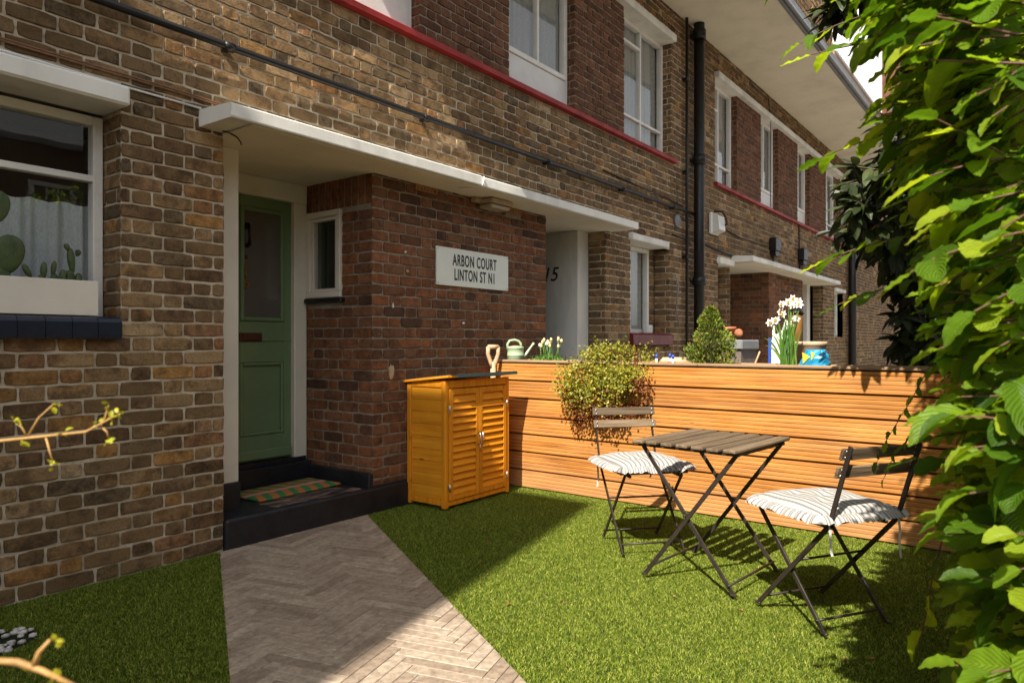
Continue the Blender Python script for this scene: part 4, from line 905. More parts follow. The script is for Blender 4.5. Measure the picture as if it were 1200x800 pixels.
for nm, sel, m_ in (('rusty_leaves', lowm, RUSTL), ('leaves', ~lowm, SMALLL)):
    s_ = ex[sel]; scatter(nm, lt, s_, np.random.randn(len(s_), 3), np.random.randn(len(s_), 3) + [-1, 0, .3], np.random.uniform(.012, .022, len(s_)), m_, bu)

# dwarf conifer, daffodils and the odds and ends behind the fence
cf = thing('dwarf_conifer', 'small bushy cone shaped conifer standing in the fence trough', 'shrub', (4.87, 1.90, 1.02))
n = 5200; t = np.random.rand(n) ** .8; a = np.random.rand(n) * 2 * PI; lump = np.array([mnoise.noise(Vector((math.cos(x) * 1.6, math.sin(x) * 1.9, y * 6))) for x, y in zip(a, t)])
rad = (.155 * (1 - t) ** .75 * (1 - .25 * (t < .08)) + .010) * (1 + .75 * lump); rr = rad * np.random.uniform(.72, 1.05, n) * np.where(t > .05, 1, .9)
p = np.stack([rr * np.cos(a), rr * np.sin(a), t * .41 + .005], 1); ax = np.stack([np.cos(a), np.sin(a), np.full(n, 1.1)], 1) + np.random.randn(n, 3) * .45
scatter('foliage', leaf_template(2, 2, .5, .3, 0, .1), p, ax, np.random.randn(n, 3), np.random.uniform(.014, .030, n), CONIF, cf)
mb = MB(); mb.tube([(0, 0, -.02), (.004, 0, .18), (0, .004, .38)], [.014, .009, .003], 8); mb.build('trunk', BARK, cf)
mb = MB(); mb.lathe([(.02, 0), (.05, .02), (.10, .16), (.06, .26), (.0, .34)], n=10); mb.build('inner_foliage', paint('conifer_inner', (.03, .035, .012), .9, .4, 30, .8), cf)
df = thing('daffodil_clump', 'white daffodils with tall green leaves standing on the fence beside the blue bag', 'flowers', (4.87, 1.36, 1.02))
mb = MB()
def blade(mb, p0, p1, p2, w, seg=7):
    v = []; f = []; p0, p1, p2 = map(Vector, (p0, p1, p2)); side = (p2 - p0).cross(Vector((rnd(-.3, .3) - .9, .2, 0))).normalized()
    for i in range(seg + 1):
        t = i / seg; c = p0 * (1 - t) ** 2 + p1 * 2 * t * (1 - t) + p2 * t * t; ww = w * (1 - t ** 3) + .001
        v += [tuple(c - side * ww), tuple(c + side * ww)]
    for i in range(seg): f.append((2 * i, 2 * i + 1, 2 * i + 3, 2 * i + 2))
    mb.add(v, f, 0, True)
for i in range(24):
    a = rnd(0, 2 * PI); b0 = (rnd(-.03, .03), rnd(-.05, .05), -.01); h = rnd(.2, .36); sp_r = rnd(.02, .09); blade(mb, b0, (b0[0] + sp_r * .2 * math.cos(a), b0[1] + sp_r * .3 * math.sin(a), h * .6), (b0[0] + sp_r * math.cos(a), b0[1] + sp_r * math.sin(a), h), rnd(.004, .007))
for (dx, dy, z) in ((-.03, .17, .20), (-.04, .15, .15), (-.02, .12, .22)): blade(mb, (0, .03, 0), (dx * .5, dy * .6, z * 1.1), (dx, dy, z), .006)
mb.build('leaves', DAFFL, df)
stm = MB()
for (y, z) in ((.125, .305), (.10, .315), (.075, .32), (.05, .375), (.025, .36), (.005, .44), (-.01, .415), (-.035, .42), (.03, .425), (-.06, .44), (-.015, .465), (-.045, .325), (-.025, .30), (-.075, .415)):
    pet = MB(); x = rnd(-.04, .02); stm.tube([(x * .3, y * .3, 0), (x * .6, y * .5, z * .6), (x, y, z)], .0028, 6)
    d = Vector((-.8 + rnd(-.5, .3), -.3 + rnd(-.7, .7), rnd(-.1, .5))).normalized(); u = d.cross(Vector((0, 0, 1))).normalized(); w_ = d.cross(u); c = Vector((x, y, z)) + d * .012
    for q in range(6):
        an = q * PI / 3 + rnd(-.1, .1); e = u * math.cos(an) + w_ * math.sin(an); g_ = d.cross(e); L = rnd(.026, .032)
        pts = [c, c + e * L * .45 + g_ * .010 + d * .003, c + e * L - d * rnd(0, .006), c + e * L * .45 - g_ * .010 + d * .003]; pet.add([tuple(v) for v in pts], [(0, 1, 2, 3)], 0, True)
    ring = []; n = 8
    for lv, (rr_, hh) in enumerate(((.003, 0), (.007, .008), (.009, .012))):
        for q in range(n): an = q * 2 * PI / n; ring.append(tuple(c + (u * math.cos(an) + w_ * math.sin(an)) * rr_ + d * hh))
    pet.add(ring, [(l * n + q, l * n + (q + 1) % n, (l + 1) * n + (q + 1) % n, (l + 1) * n + q) for l in range(2) for q in range(n)], 1, True)
    pet.build('flower_head', [PETAL, PETALO], df)
stm.build('stems', DAFFL, df)
def bag_mesh(w, d, h, seed):
    random.seed(seed); n = 14; v = []; f = []; prof = [(0, .88), (.15, 1), (.4, 1.02), (.65, .95), (.82, .82), (1, .62)]
    for i, (t, s) in enumerate(prof):
        for k in range(n):
            a = 2 * PI * k / n; cx = math.copysign(abs(math.cos(a)) ** .5, math.cos(a)); cy = math.copysign(abs(math.sin(a)) ** .5, math.sin(a)); j = 1 + rnd(-.17, .17); v.append((cx * w * s * j, cy * d * s * j, h * t * (1 + rnd(-.06, .06))))
    for i in range(len(prof) - 1):
        for k in range(n): f.append((i * n + k, i * n + (k + 1) % n, (i + 1) * n + (k + 1) % n, (i + 1) * n + k))
    f.append(tuple(range((len(prof) - 1) * n, len(prof) * n))); return v, f
bg = thing('plastic_bag', 'crumpled bright blue plastic bag with a yellow print behind the fence top', 'bag', (5.02, 1.23, 1.0))
mb = MB(); v, f = bag_mesh(.055, .085, .14, 4); mb.add(v, f, 0, False); mb.build('body', BLUEB, bg); mb = MB(); mb.add([(-.063, .02, .10), (-.064, .07, .13), (-.064, .065, .05)], [(0, 1, 2)]); mb.add([(-.060, -.01, .12), (-.062, .015, .135), (-.063, .012, .07)], [(0, 1, 2)]); mb.build('print', YELB, bg)
random.seed(11)
pt = thing('plant_pot', 'plain tan round pot rim showing over the blue bag', 'pot', (5.25, 1.32, .95)); mb = MB(); mb.lathe([(.0, 0), (.085, 0), (.10, .22), (.108, .225), (.108, .25), (.096, .25), (.09, .2), (0, .2)], n=24, cap=False); mb.build('body', TANP, pt)
tb = thing('packet', 'tall white and blue plastic sack standing behind the daffodils', 'sack', (5.35, 1.56, -.015))
mb = MB(); v, f = bag_mesh(.05, .085, 1.30, 9); mb.add(v, f, 0, False); mb.build('body', WHITEP, tb); mb = MB(); 
for y in (-.075, .045): mb.box(-.064, -.054, y, y + .022, .25, 1.24, .003)
mb.build('print', BLUEP, tb)
random.seed(12)
ln = thing('garden_lantern', 'amber metal lantern standing behind the daffodil flowers', 'lantern', (5.55, 1.50, -.015))
mb = MB(); mb.lathe([(.0, 0), (.05, 0), (.05, .02), (.012, .05), (.012, 1.08), (.045, 1.10), (.05, 1.12)], n=12, cap=False); mb.build('stand', DARKM, ln); mb = MB(); mb.lathe([(.048, 1.12), (.052, 1.40), (.05, 1.42)], n=8); mb.build('body', AMBER, ln); mb = MB(); mb.lathe([(.06, 1.42), (.05, 1.44), (.012, 1.48), (0, 1.485)], n=8); mb.build('cap', DARKM, ln)
gp = thing('grey_planter', 'tall grey box planter behind the dwarf conifer', 'planter', (6.55, 2.30, -.015))
mb = MB(); mb.prism([(-.19, 0), (-.21, 1.14), (.21, 1.14), (.19, 0)], -.11, .11, 1); mb.build('box', TANP, gp).data.materials[0] = paint('brown_grey_planter', (.16, .12, .105), .7, .2, 6, .2); mb = MB(); mb.box(-.235, .235, -.13, .13, 1.141, 1.23, .01); mb.build('rim', GREYP, gp)
tp = thing('terracotta_pot', 'small terracotta pot standing on the grey box planter', 'pot', (6.45, 2.33, 1.2305)); mb = MB(); mb.lathe([(.0, .001), (.035, .001), (.05, .08), (.056, .08), (.056, .105), (.046, .105), (.03, .08), (0, .08)], n=18, cap=False); mb.build('body', TERRA, tp)
tp = thing('terracotta_pot', 'terracotta pot tipped on its side at the edge of the grey box planter', 'pot', (6.40, 2.22, 1.262), R(30)); mb = MB(); mb.lathe([(.0, .0), (.022, .0), (.032, .06), (.038, .06), (.038, .075), (.03, .075), (.02, .05), (0, .05)], n=16, cap=False); o = mb.build('body', TERRA, tp); o.rotation_euler = (0, R(75), 0)
tr = thing('stone_trough', 'pale stone trough edge between the plant markers and the dwarf conifer', 'trough', (5.25, 2.33, .95)); mb = MB(); mb.box(-.10, .10, -.11, .11, 0, .125, .03); mb.build('body', TANP, tr)
for i, (y, c1, c2, lab, h) in enumerate(((2.615, WHITEP, BLUEP, 'blue topped plant marker half hidden by the bushy plant', .085), (2.47, WHITEP, BLUEP, 'white plant marker with a blue top left of the red one', .085), (2.36, WHITEP, BLUEP, 'white plant marker with a blue top and red band', .09), (2.335, WHITEP, BLUEP, 'thin plant marker with a blue top right of the red one', .08))):
    pm = thing('plant_marker', lab, 'marker', (4.98, y - .10, 1.02), 0, 'plant markers behind the fence')
    mb = MB(); mb.tube([(0, 0, -.02), (0, 0, h * .6)], .009, 10); mb.build('stick', c1, pm); mb = MB(); mb.tube([(0, 0, h * .601), (0, 0, h)], .0095, 10); mb.build('cap', c2, pm)
    if i == 2: mb = MB(); mb.tube([(0, 0, .0), (0, 0, .022), (0, 0, .03)], [.018, .018, .0095], 10); mb.build('band', REDPL, pm)
ck = thing('cane', 'short pale cane leaning up behind the fence right of the conifer', 'cane', (5.08, 1.66, 1.0), R(0)); mb = MB(); mb.tube([(0, .03, -.05), (0, -.04, .13)], .006, 8); mb.build('stem', SPADEW, ck)
bx = thing('small_box', 'small white card box on the sill of the far ground floor window', 'box', (7.97, 3.90, 1.302)); mb = MB(); mb.box(-.08, .06, -.03, .03, .0, .10, .006); mb.build('body', WHITEP, bx)

# ------------------------------------------------------------------ window box, cacti, doormat
wb = thing('window_box', 'plain cream box on the blue tiled sill in front of the cacti', 'window box', (1.0, 3.80, 1.325))
mb = MB(); mb.box(-.55, .572, -.05, -.035, .002, .172, .002); mb.box(-.55, .572, .075, .09, .002, .172, .002); mb.box(.557, .572, -.0345, .0745, .002, .172, .002); mb.build('box', PORCHC, wb); mb = MB(); mb.box(-.54, .556, -.034, .074, .004, .145, .002); mb.build('soil', SOIL, wb)
def cactus(x, y, pads, label, ribs=False):
    c = thing('cactus', label, 'cactus', (x, y, 1.47)); mb = MB()
    for (px, pz, w, h, rot, th) in pads:
        n1, n2 = 10, 12; v = []; f = []
        for i in range(n1 + 1):
            ph = PI * i / n1
            for k in range(n2):
                a = 2 * PI * k / n2; s = math.sin(ph) * (1 + (.10 * math.cos(k * PI) if ribs else 0)); q = Vector((w * s * math.cos(a) * (.75 + .35 * (1 - math.cos(ph)) / 2), th * s * math.sin(a), h * (1 - math.cos(ph)) / 2)); v.append(tuple(Matrix.Rotation(rot, 3, 'Y') @ q + Vector((px, 0, pz))))
        for i in range(n1):
            for k in range(n2): f.append((i * n2 + k, i * n2 + (k + 1) % n2, (i + 1) * n2 + (k + 1) % n2, (i + 1) * n2 + k))
        mb.add(v, f, 0, True)
    mb.build('stem', CACT, c)
cactus(1.20, 3.82, [(-.02, -.03, .045, .10, .0, .013), (.0, .04, .066, .185, .16, .014), (-.075, .05, .055, .12, -.5, .012), (-.06, .17, .05, .13, -.2, .012), (-.035, .27, .05, .15, .10, .012)], 'tall prickly pear cactus with flat green pads, leftmost in the cream box')
cactus(1.334, 3.82, [(0, -.02, .018, .07, -.9, .014), (.0, -.01, .016, .06, .2, .014), (.02, .02, .016, .09, .05, .014), (.055, .0, .018, .06, .3, .014), (.06, .04, .013, .08, .12, .012), (.085, .03, .014, .06, .75, .012), (-.03, .03, .016, .07, -.5, .012)], 'low branching cactus with thin upright fingers in the cream box')
cactus(1.471, 3.82, [(0, -.02, .022, .10, 0, .02), (.012, .06, .018, .13, -.10, .016), (.03, .15, .014, .035, .3, .012), (-.005, .17, .013, .04, -.4, .012), (.035, -.02, .018, .09, .05, .016), (-.03, -.02, .016, .10, -.02, .016)], 'upright ribbed cactus nearest the right end of the cream box', True)
dm = thing('doormat', 'orange and green striped coir doormat on the black step', 'doormat', (2.96, 4.17, .176), R(3)); mb = MB(); mb.box(-.34, .34, -.17, .17, .001, .018, .006); mb.build('mat', DOORMAT, dm)

# ------------------------------------------------------------------ table, chairs, cushions
GZ = .022
tb = thing('folding_table', 'folding bistro table with a weathered slatted top and dark steel legs', 'table', (3.50, 1.36, GZ), R(-6))
TH = .685
for i in range(7):
    y = -.285 + .57 * (i + .5) / 7; dz = rnd(-.0015, .0015); mb = MB(); mb.box(-.315 + rnd(-.004, .004), .322 + rnd(-.004, .004), y - .0305, y + .0305, TH - .018 + dz, TH + dz, .005); mb.build('slat', SLATW, tb)
mb = MB()
for x in (-.255, .255): mb.box(x - .010, x + .010, -.27, .27, TH - .036, TH - .019, .002)
for y in (-.245, .245): mb.box(-.244, .244, y - .009, y + .009, TH - .040, TH - .022, .002)
mb.build('top_frame', CHAIRM, tb)
for x in (-.255, .255):
    o_ = .012 if x < 0 else -.012
    for s in (-1, 1):
        mb = MB(); xx = x + (o_ if s > 0 else 0) + .0 ; mb.bar((xx, -.235 * s, .004), (xx, .255 * s, TH - .03), .020, .009, Vector((0, 1, 0))); mb.obox((xx, -.235 * s, .004), (.014, .032, .010), b=.003); mb.build('leg', CHAIRM, tb)
    mb = MB(); mb.tube([(x - .014, 0.008, .335), (x + .026 if x < 0 else x + .014, 0.008, .335)], .007, 8); mb.build('pivot', CHAIRM, tb)
for s in (-1, 1): mb = MB(); xa = .255; mb.tube([(-xa, s * .215, .045), (xa, s * .215, .045)], .006, 8); mb.build('crossbar', CHAIRM, tb)
def make_chair(name, label):
    c = thing('folding_chair', label, 'chair', group='folding bistro chairs'); W = .182
    for s in (-1, 1):
        x = s * W; mb = MB()
        mb.bar((x, -.335, .775), (x, -.225, .44), .020, .008, Vector((0, 1, 0))); mb.bar((x, -.2265, .446), (x, .185, .004), .020, .008, Vector((0, 1, 0))); mb.obox((x, .187, .004), (.014, .032, .010), b=.003); mb.build('leg', CHAIRM, c)
        mb = MB(); xi = x - s * .014; mb.bar((xi, .19, .435), (xi, -.185, .004), .020, .008, Vector((0, 1, 0))); mb.obox((xi, -.187, .004), (.014, .032, .010), b=.003); mb.build('leg', CHAIRM, c)
    for (y, z, hh, t) in ((-.317, .742, .048, .34), (-.293, .668, .048, .34)):
        mb = MB(); mb.obox((0, y + .012, z), (.405, .013, hh), (R(18), 0, 0), .003); o = mb.build('back_slat', SLATW, c)
        for s in (-1, 1):
            b_ = MB()
            for dz in (-.012, .012): b_.tube([(s * W, y - .0 + .004 - dz * .32, z + dz), (s * W, y + .024 - dz * .32, z + dz)], .0045, 8)
            b_.build('bolt', STEEL, o)
    for i in range(5): y = -.17 + .085 * i; mb = MB(); mb.box(-.20, .20, y - .032, y + .032, .440, .456, .003); mb.build('seat_slat', SLATW, c)
    mb = MB()
    for s in (-1, 1): mb.box(s * .145 - .008, s * .145 + .008, -.21, .21, .424, .4395, .002)
    mb.build('seat_frame', CHAIRM, c)
    for (y, z) in ((.150, .045), (-.155, .045), (-.05, .262)): mb = MB(); mb.tube([(-W, y, z), (W, y, z)], .0055, 8); mb.build('crossbar', CHAIRM, c)
    return c
ch1 = make_chair('folding_chair', 'folding chair standing against the fence under the bushy plant, facing the path'); ch1.location = (3.76, 1.885, GZ); ch1.rotation_euler = (0, 0, math.atan2(-.272, -.248) - PI / 2)
ch2 = copy_tree(ch1); ch2['label'] = 'folding chair beside the hedge with its back slats turned to the leaves'; ch2.location = (3.275, .78, GZ); ch2.rotation_euler = (0, 0, math.atan2(.348, .218) - PI / 2)
def make_cushion(label, seed):
    random.seed(seed); c = thing('seat_cushion', label, 'cushion', group='striped seat cushions')
    n = 36; V = []; F = []; UVc = []; hw = .212
    def top(u, v):
        e = (1 - abs(u) ** 3.5) * (1 - abs(v) ** 3.5); h = .040 * max(e, 0) ** .5
        for (a, b_) in ((-.38, -.38), (.38, -.38), (-.38, .38), (.38, .38), (0, 0)): h -= .012 * math.exp(-((u - a) ** 2 + (v - b_) ** 2) / .020)
        return h + .006 * mnoise.noise(Vector((u * 1.7 + seed, v * 1.7, 0)))
    for sgn in (1, -1):
        o = len(V)
        for j in range(n + 1):
            for i in range(n + 1):
                u = -1 + 2 * i / n; v = -1 + 2 * j / n; k = 1 - .06 * (u * u * v * v); h = top(u, v); V.append((u * hw * k, v * hw * k, .018 + (h if sgn > 0 else -h * .30))); UVc.append((u * .5 + .5, v * .5 + .5))
        for j in range(n):
            for i in range(n): a = o + j * (n + 1) + i; q = (a, a + 1, a + n + 2, a + n + 1); F.append(q if sgn > 0 else q[::-1])
    body = bake('pad', np.array(V), np.array(F), CLOTH, c, np.array(UVc)); 
    # ruffle
    m = 420; rv = []; ru = []; rf_ = []
    def per(t):
        t = (t % 1) * 4; s = int(t); q = -1 + 2 * (t - s); return [(q, -1), (1, q), (-q, 1), (-1, -q)][s]
    for i in range(m + 1):
        t = i / m; u, v = per(t); k = 1 - .06 * (u * u * v * v); w = math.sin(t * 2 * PI * 36 + 3.5 * math.sin(t * 47)) * (.75 + .5 * math.sin(t * 61 + seed)); dirv = Vector((u if abs(u) >= abs(v) - .001 else u * .35, v if abs(v) >= abs(u) - .001 else v * .35, 0)).normalized()
        for lv, (d, dz, amp) in enumerate(((-.004, 0, 0), (.016, .001, .004), (.034, -.008, .009), (.050, -.024, .012))):
            rv.append((u * hw * k + dirv.x * (d + w * amp * .6), v * hw * k + dirv.y * (d + w * amp * .6), .024 + dz + w * amp * .7)); ru.append((t * 7.3 % 1.0 if False else t * 7.3, lv * .05))
    for i in range(m):
        for l in range(3): a = i * 4 + l; rf_.append((a, a + 1, a + 5, a + 4))
    bake('ruffle', np.array(rv), np.array(rf_), CLOTH, c, np.array(ru))
    for s in (-1, 1):
        mb = MB(); x, y = s * .175, -.215
        v = []; 
        for i, (dx, dy, z) in enumerate(((0, .01, .012), (0, -.012, .004), (.003 * s, -.018, -.05), (-.002, -.020, -.11), (.004, -.022, -.15 - .02 * s))): v += [(x + dx - .006, y + dy, z), (x + dx + .006, y + dy, z)]
        mb.add(v, [(2 * i, 2 * i + 1, 2 * i + 3, 2 * i + 2) for i in range(4)], 0, True); mb.tube([(x - .018, y - .01, .012), (x - .008, y - .02, -.004), (x, y - .015, .004), (x + .01, y - .02, -.006), (x + .020, y - .01, .010)], .005, 6); mb.build('tie', WHITEP, c).data.materials[0] = paint('cotton_tie', (.66, .63, .60), .9, .1, 60, .1)
    return c
for chx, lab, sd, rz in ((ch1, 'grey and white striped ruffled cushion on the chair against the fence', 3, .06), (ch2, 'grey and white striped ruffled cushion on the chair beside the hedge', 5, -.04)):
    cu = make_cushion(lab, sd); cu.location = chx.matrix_basis @ Vector((0, -.012, .4605)); cu.rotation_euler = (0, 0, chx.rotation_euler[2] + rz)
random.seed(21)

# ------------------------------------------------------------------ beech hedge on the right
hd = thing('beech_hedge', 'tall sunlit beech hedge of pale green leaves along the right side', 'hedge', (2.6, -.3, 0))
HB = (2.6, -.3, 0)
def yf(x, z):      # front face of the hedge
    zz = min(max(z, 0), 3.4); g = .032 + .054 * min(zz, 1.9) - (.012 if .85 < zz < 1.2 else 0) + (.085 * min(max(0, zz - 1.25), .55))
    return min(x, 1.2) * g * (1 if x < 2.2 else max(.7, 1 - .10 * (x - 2.2))) + .032 * mnoise.noise(Vector((x * 3.0, z * 3.0, 2.0)))
pos = []; axs = []; nrs = []; szs = []; tw = MB()
def spray(b, d, L, size, droop, gap=.030):
    d = d.normalized(); pts = [b]; p = b.copy(); n = max(3, int(L / gap)); dd = d.copy(); side = 1
    for i in range(n):
        dd = (dd + Vector((rnd(-.10, .10), rnd(-.10, .10), rnd(-.10, .06) - droop))).normalized(); p = p + dd * gap; pts.append(p.copy())
        if i < 1 and n > 6: continue
        s = dd.cross(Vector((0, 0, 1))); s = s.normalized() if s.length > .1 else Vector((1, 0, 0)); side = -side
        upn = s.cross(dd).normalized(); a = dd * .75 + s * side * rnd(.7, 1.05) + Vector((0, 0, rnd(-.45, .05)))
        if i == n - 1: a = dd + Vector((0, 0, -.2))
        pos.append(tuple(p)); axs.append(tuple(a)); nrs.append(tuple(upn + Vector((rnd(-.55, .2), rnd(-.2, .5), rnd(-.3, .3))))); szs.append(size * rnd(.7, 1.2) * (.75 if i > n - 2 else 1))
    k = len(pts); tw.tube([tuple(q) for q in pts], [.0017 - .0009 * i / k for i in range(k)], 5, cap=False)
def ok_near(p): return (p.x * CY + p.y * SY) > .72
# surface sprays
def face_spray(x, z, L):
    b = Vector((x + .03, yf(x, z) - L * (rnd(.72, 1.25) if z < 1.32 else rnd(.6, 1.2)), z + rnd(-.02, .05)))
    if ok_near(b): spray(b, Vector((rnd(-.7, .25), rnd(.5, 1), rnd(-.4, .35))), L, rnd(.042, .070), rnd(.02, .09))
for i in range(1900):
    x = .78 + 1.5 * rnd(0, 1) ** 1.3; face_spray(x, rnd(.1, 1.27 + .50 * x), rnd(.09, .19))
for i in range(1300):
    x = rnd(1.2, 4.67); face_spray(x, rnd(.05, 1.32 + .48 * x), rnd(.13, .26))
# long free sprays
for (b, d, L, sz) in (((2.64, .27, 1.17), (-.13, .20, -.30), .44, .052), ((2.75, .30, .95), (-.10, .22, -.25), .30, .05), ((1.40, .13, .90), (-.02, .06, -.2), .26, .05), ((1.2, .06, .62), (-.02, .06, -.2), .2, .05),
                  ((1.36, .15, 1.38), (-.1, .5, -.02), .20, .062), ((1.45, .15, 1.32), (-.1, .5, -.10), .18, .06), ((1.42, .17, 1.58), (-.1, .5, -.1), .20, .06), ((1.25, .14, 1.66), (-.1, .5, .1), .20, .06), ((1.6, .22, 1.95), (-.1, .5, .05), .24, .06), ((1.5, .2, 1.83), (-.2, .5, -.05), .22, .06)):
    spray(Vector(b), Vector(d), L, sz, .03, .034)
# inner leaves so that the hedge reads as a solid mass
for i in range(8000):
    x = .78 + 3.9 * rnd(0, 1) ** 1.5; z = rnd(0, 1.35 + .48 * x); y = yf(x, z) - rnd(.06, .55)
    p = Vector((x, y, z))
    if not ok_near(p): continue
    pos.append((x, y, z)); axs.append((rnd(-1, .4), rnd(-.3, 1), rnd(-.9, .3))); nrs.append((rnd(-.8, .3), rnd(-.4, .6), rnd(.2, 1))); szs.append(rnd(.045, .075))
pos, axs, nrs, szs = map(np.array, (pos, axs, nrs, szs))
lts = [leaf_template(6, 11, .66, .22, .022, .16, serr=.05), leaf_template(6, 11, .60, .38, .03, .30, serr=.05), leaf_template(6, 11, .72, .10, .035, -.06, serr=.06), leaf_template(6, 11, .56, .55, .02, .42, serr=.04), leaf_template(6, 11, .62, .30, .04, .08, serr=.06)]
scatter('foliage', (np.array([t[0] for t in lts]), lts[0][1], lts[0][2]), pos - np.array(HB), axs, nrs, szs, BEECH, hd)
o = tw.build('twigs', TWIG, hd); o.location = Vector(HB) * -1
mb = MB()
for i in range(13):
    x = .95 + i * .31; mb.tube([(x, -.28 + rnd(-.05, .05), -.03), (x + rnd(-.08, .08), -.25, 1.0), (x + rnd(-.12, .12), -.22, 1.0 + .32 * x), (x + rnd(-.15, .15), -.2, 1.3 + .46 * x)], [.022, .018, .012, .005], 8)
    for k in range(7): z = rnd(.4, 1.2 + .40 * x); mb.tube([(x, -.25, z), (x - rnd(0, .2), -.05, z + rnd(.05, .2)), (x - rnd(.05, .35), yf(x, z) - .12, z + rnd(.05, .3))], [.008, .006, .003], 6)
o = mb.build('branches', BARK, hd); o.location = Vector(HB) * -1
print('hedge leaves', len(pos))

# dark evergreen shrub leaning over the far end of the fence
ev = thing('evergreen_shrub', 'dark glossy evergreen shrub behind the far end of the fence', 'shrub', (5.9, .55, -.015)); EB = np.array([5.9, .55, 0])
pos = []; axs = []; nrs = []; szs = []; tw = MB()
for i in range(610):
    z = rnd(.9, 2.75); x = rnd(5.25, 6.3); lim = x * (.158 + .028 * math.sin(z * 3.1 + .4) - (.02 if z < 1.15 else 0) - .10 * max(0, z - 2.35)); y = lim - abs(random.gauss(0, .32)); b = Vector((x, y, z)); d = Vector((rnd(-.7, .1), rnd(-.1, .9), rnd(-.5, .3))).normalized()
    if i >= 330:
        x = rnd(3.75, 5.0); z = max(rnd(1.8, 3.4), 1.25 + max(0, 4.75 - x) * 1.06); zr = 1.2 + (z - 1.2) * 4.0 / x; lim = x * (.20 if zr < 2.08 else .12 if zr < 2.95 else .215); y = lim - abs(random.gauss(0, .22)) - .06; b = Vector((x, y, z))
    L = rnd(.10, .22); tw.tube([tuple(b - d * .15), tuple(b), tuple(b + d * L)], [.006, .004, .002], 5, cap=False)
    for k in range(9):
        a = d * .5 + Vector((rnd(-1, 1), rnd(-1, 1), rnd(-1.0, .35))); pos.append(tuple(b + d * L * rnd(.3, 1))); axs.append(tuple(a)); nrs.append((rnd(-.8, .3), rnd(-.4, .4), 1)); szs.append(rnd(.10, .165))
pos, axs, nrs, szs = map(np.array, (pos, axs, nrs, szs)); pos = pos - EB
scatter('foliage', leaf_template(4, 7, .36, .25, .01, .22), pos, axs, nrs, szs, LAUREL, ev); o = tw.build('twigs', BARK, ev); o.location = -Vector(EB)
mb = MB(); 
for k in range(6): a = rnd(0, 6); mb.tube([(rnd(-.05, .05), rnd(-.05, .05), -.02), (.15 * math.cos(a), .15 * math.sin(a), 1.2), (.35 * math.cos(a), .4 * math.sin(a), 2.1), (.4 * math.cos(a), .5 * math.sin(a), 2.6)], [.03, .025, .015, .006], 8)
mb.build('trunk', BARK, ev)

# fallen leaves on the turf
n = 46; p = np.random.rand(n, 3) * [2.6, 2.6, 0] + [2.1, .5, .014]; dr_ = (p[:, 0] - B0.x) * Ln.x + (p[:, 1] - B0.y) * Ln.y; p = p[(dr_ > .05) & (p[:, 0] < 4.66)]; n = len(p)
tag(scatter('leaf_litter', leaf_template(2, 4, .5, .4, .05, .3), p, np.random.randn(n, 3) * [1, 1, .15], np.random.randn(n, 3) * .4 + [0, 0, 1], np.random.uniform(.012, .028, n), DRYL), 'few dry brown leaves fallen on the turf', None, None, 'stuff')
# foreground twigs entering from the left
TW1 = [(0.199, 0.767, 1.11), (0.226, 0.731, 1.113), (0.248, 0.701, 1.117), (0.271, 0.671, 1.121), (0.282, 0.656, 1.131), (0.289, 0.646, 1.137)]
TS1 = [[(0.24, 0.712, 1.116), (0.246, 0.704, 1.133), (0.254, 0.694, 1.145)], [(0.24, 0.712, 1.117), (0.237, 0.715, 1.125), (0.233, 0.721, 1.131)], [(0.25, 0.699, 1.116), (0.252, 0.696, 1.103), (0.254, 0.693, 1.093)], [(0.279, 0.661, 1.125), (0.281, 0.657, 1.134), (0.283, 0.655, 1.145)], [(0.28, 0.659, 1.124), (0.282, 0.656, 1.121), (0.283, 0.655, 1.115)]]
TW2 = [(0.144, 0.507, 1.012), (0.159, 0.487, 1.01), (0.168, 0.475, 1.005), (0.182, 0.457, 0.994)]
TS2 = [[(0.165, 0.479, 1.008), (0.167, 0.477, 1.016), (0.171, 0.472, 1.023)]]
def budding_twig(name, label, base, mains, sides, r):
    t = thing(name, label, 'twig', (base[0], base[1], 0)); mb = MB(); lf = []
    mb.tube([(base[0], base[1], -.02), (base[0], base[1], mains[0][2] * .6)] + list(mains), [r * 1.8, r * 1.6] + [r * (1.1 - .7 * i / len(mains)) for i in range(len(mains))], 8)
    for s in sides: mb.tube(s, [r * .7, r * .55, r * .4], 6); lf.append(s[-1])
    lf.append(mains[-1])
    for p, q in zip(mains[1:], mains[2:]): lf.append(tuple((a + b_) / 2 + rnd(-.003, .003) for a, b_ in zip(p, q)))
    o = mb.build('stem', YTWIG, t); o.location = (-base[0], -base[1], 0)
    P_ = []
    for p in lf:
        for k in range(4): P_.append((p[0] - base[0] + rnd(-.0025, .0025), p[1] - base[1] + rnd(-.0025, .0025), p[2] + rnd(-.003, .003)))
    P_ = np.array(P_); k = len(P_); scatter('leaves', leaf_template(3, 4, .7, .3, .02, .2), P_, np.random.randn(k, 3), np.random.randn(k, 3) + [-.5, -.3, .6], np.random.uniform(.0040, .0075, k) * (1.2 if r > .003 else 1), BUDL, t)  # these are the twig's buds, drawn as tiny leaf shapes
budding_twig('twig', 'thin budding twig in front of the brown brick wall, left of the white post', (.10, 1.00, 0), TW1, TS1, .0014)
budding_twig('twig', 'thick yellow budding twig close above the dark turf in the bottom left corner', (.03, .62, 0), TW2, TS2, .0026)

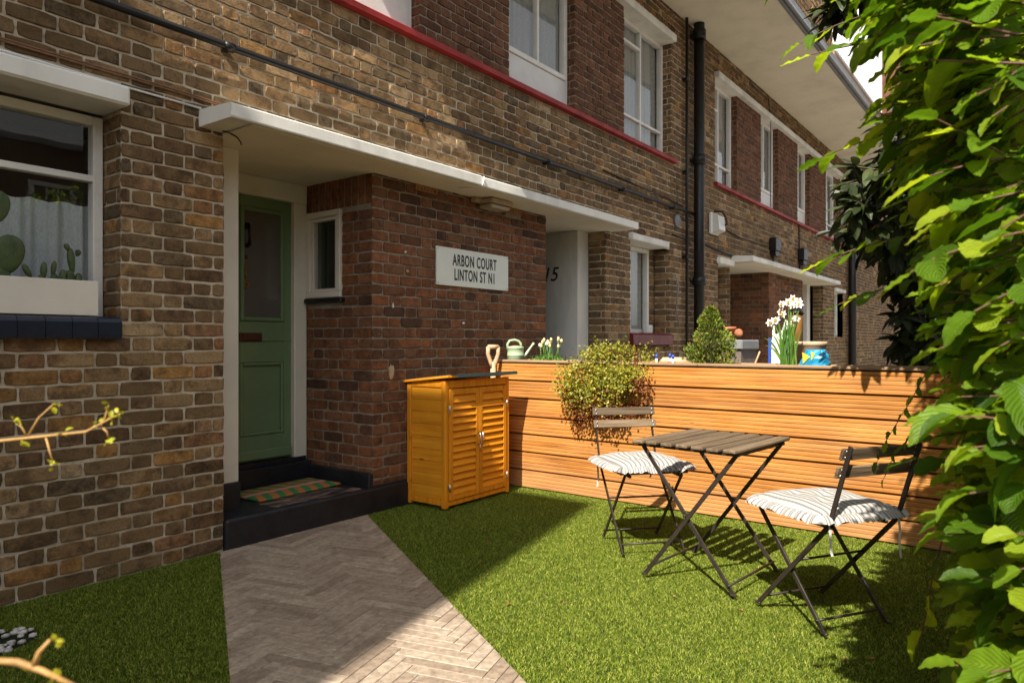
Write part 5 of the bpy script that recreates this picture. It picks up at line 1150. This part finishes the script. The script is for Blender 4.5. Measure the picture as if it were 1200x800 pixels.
# buildings out of the picture: the terrace across the street, seen reflected in the panes
op = thing('terrace_house', 'dark brick terrace with white sash windows across the street, reflected in the window glass', 'building', (5, -14, 0))
mb = MB(); mb.box(-22, 26, -6, 0, -.05, 6.6, 0); mb.build('wall', PIERB, op); mb = MB(); mb.prism([(.35, 6.55), (-3, 8.6), (-6.3, 6.55), (-6.3, 6.7), (-3, 8.75), (.35, 6.7)], -22.3, 26.3, 0); mb.build('roof', GREYP, op)
for i in range(16):
    for z in (1.0, 3.9):
        x = -20 + i * 2.8; mb = MB()
        for a in ((0, .12, 0, 1.7), (1.08, 1.2, 0, 1.7), (.12, 1.08, 1.58, 1.7), (.12, 1.08, 0, .12), (.12, 1.08, .82, .9), (.43, .46, .12, 1.58), (.74, .77, .12, 1.58)): mb.box(x + a[0], x + a[1], .005, .09, z + a[2], z + a[3], 0)
        mb.build('window', WOODW, op)

# ------------------------------------------------------------------ camera, sky, sun
cd = bpy.data.cameras.new('Camera'); cam = bpy.data.objects.new('Camera', cd); col.objects.link(cam); sc.camera = cam
cam.location = (0, 0, 1.2); cam.rotation_euler = (R(90), 0, -math.atan2(.7989, .6015)); cd.lens = 36 * 830 / 1200; cd.sensor_width = 36; cd.clip_start = .02; cd.clip_end = 400
cd.dof.use_dof = True; cd.dof.focus_distance = 4.2; cd.dof.aperture_fstop = 10
EL = 45.8; SD = Vector((1, .22, 0)).normalized() * math.cos(R(EL)) + Vector((0, 0, -math.sin(R(EL))))
sd = bpy.data.lights.new('Sun', 'SUN'); sd.energy = SUN_E; sd.angle = R(.55); sd.color = (1, .92, .80)
so = bpy.data.objects.new('Sun', sd); col.objects.link(so); so.rotation_euler = SD.to_track_quat('-Z', 'Y').to_euler(); so.location = (-10, -2, 12)
w = bpy.data.worlds.new('World'); sc.world = w; w.use_nodes = True; nt = w.node_tree; bgn = nt.nodes['Background']
sk = nt.nodes.new('ShaderNodeTexSky'); sk.sky_type = 'NISHITA'; sk.sun_disc = False; sk.sun_elevation = R(EL); sk.sun_rotation = math.atan2(-SD.x, -SD.y); sk.air_density = 1.0; sk.dust_density = 2.0; sk.ozone_density = 1.0
hs = nt.nodes.new('ShaderNodeHueSaturation'); hs.inputs['Saturation'].default_value = .22; nt.links.new(sk.outputs[0], hs.inputs['Color']); nt.links.new(hs.outputs[0], bgn.inputs[0]); bgn.inputs[1].default_value = SKY_E
sc.view_settings.view_transform = 'Standard'; sc.view_settings.look = 'None'; sc.view_settings.exposure = EXPO; sc.view_settings.gamma = 1
sc.render.engine = 'CYCLES'; cy = sc.cycles; cy.use_denoising = True; cy.max_bounces = 7; cy.diffuse_bounces = 4; cy.glossy_bounces = 3; cy.transmission_bounces = 4; cy.transparent_max_bounces = 10; cy.caustics_reflective = False; cy.caustics_refractive = False; cy.sample_clamp_indirect = 8
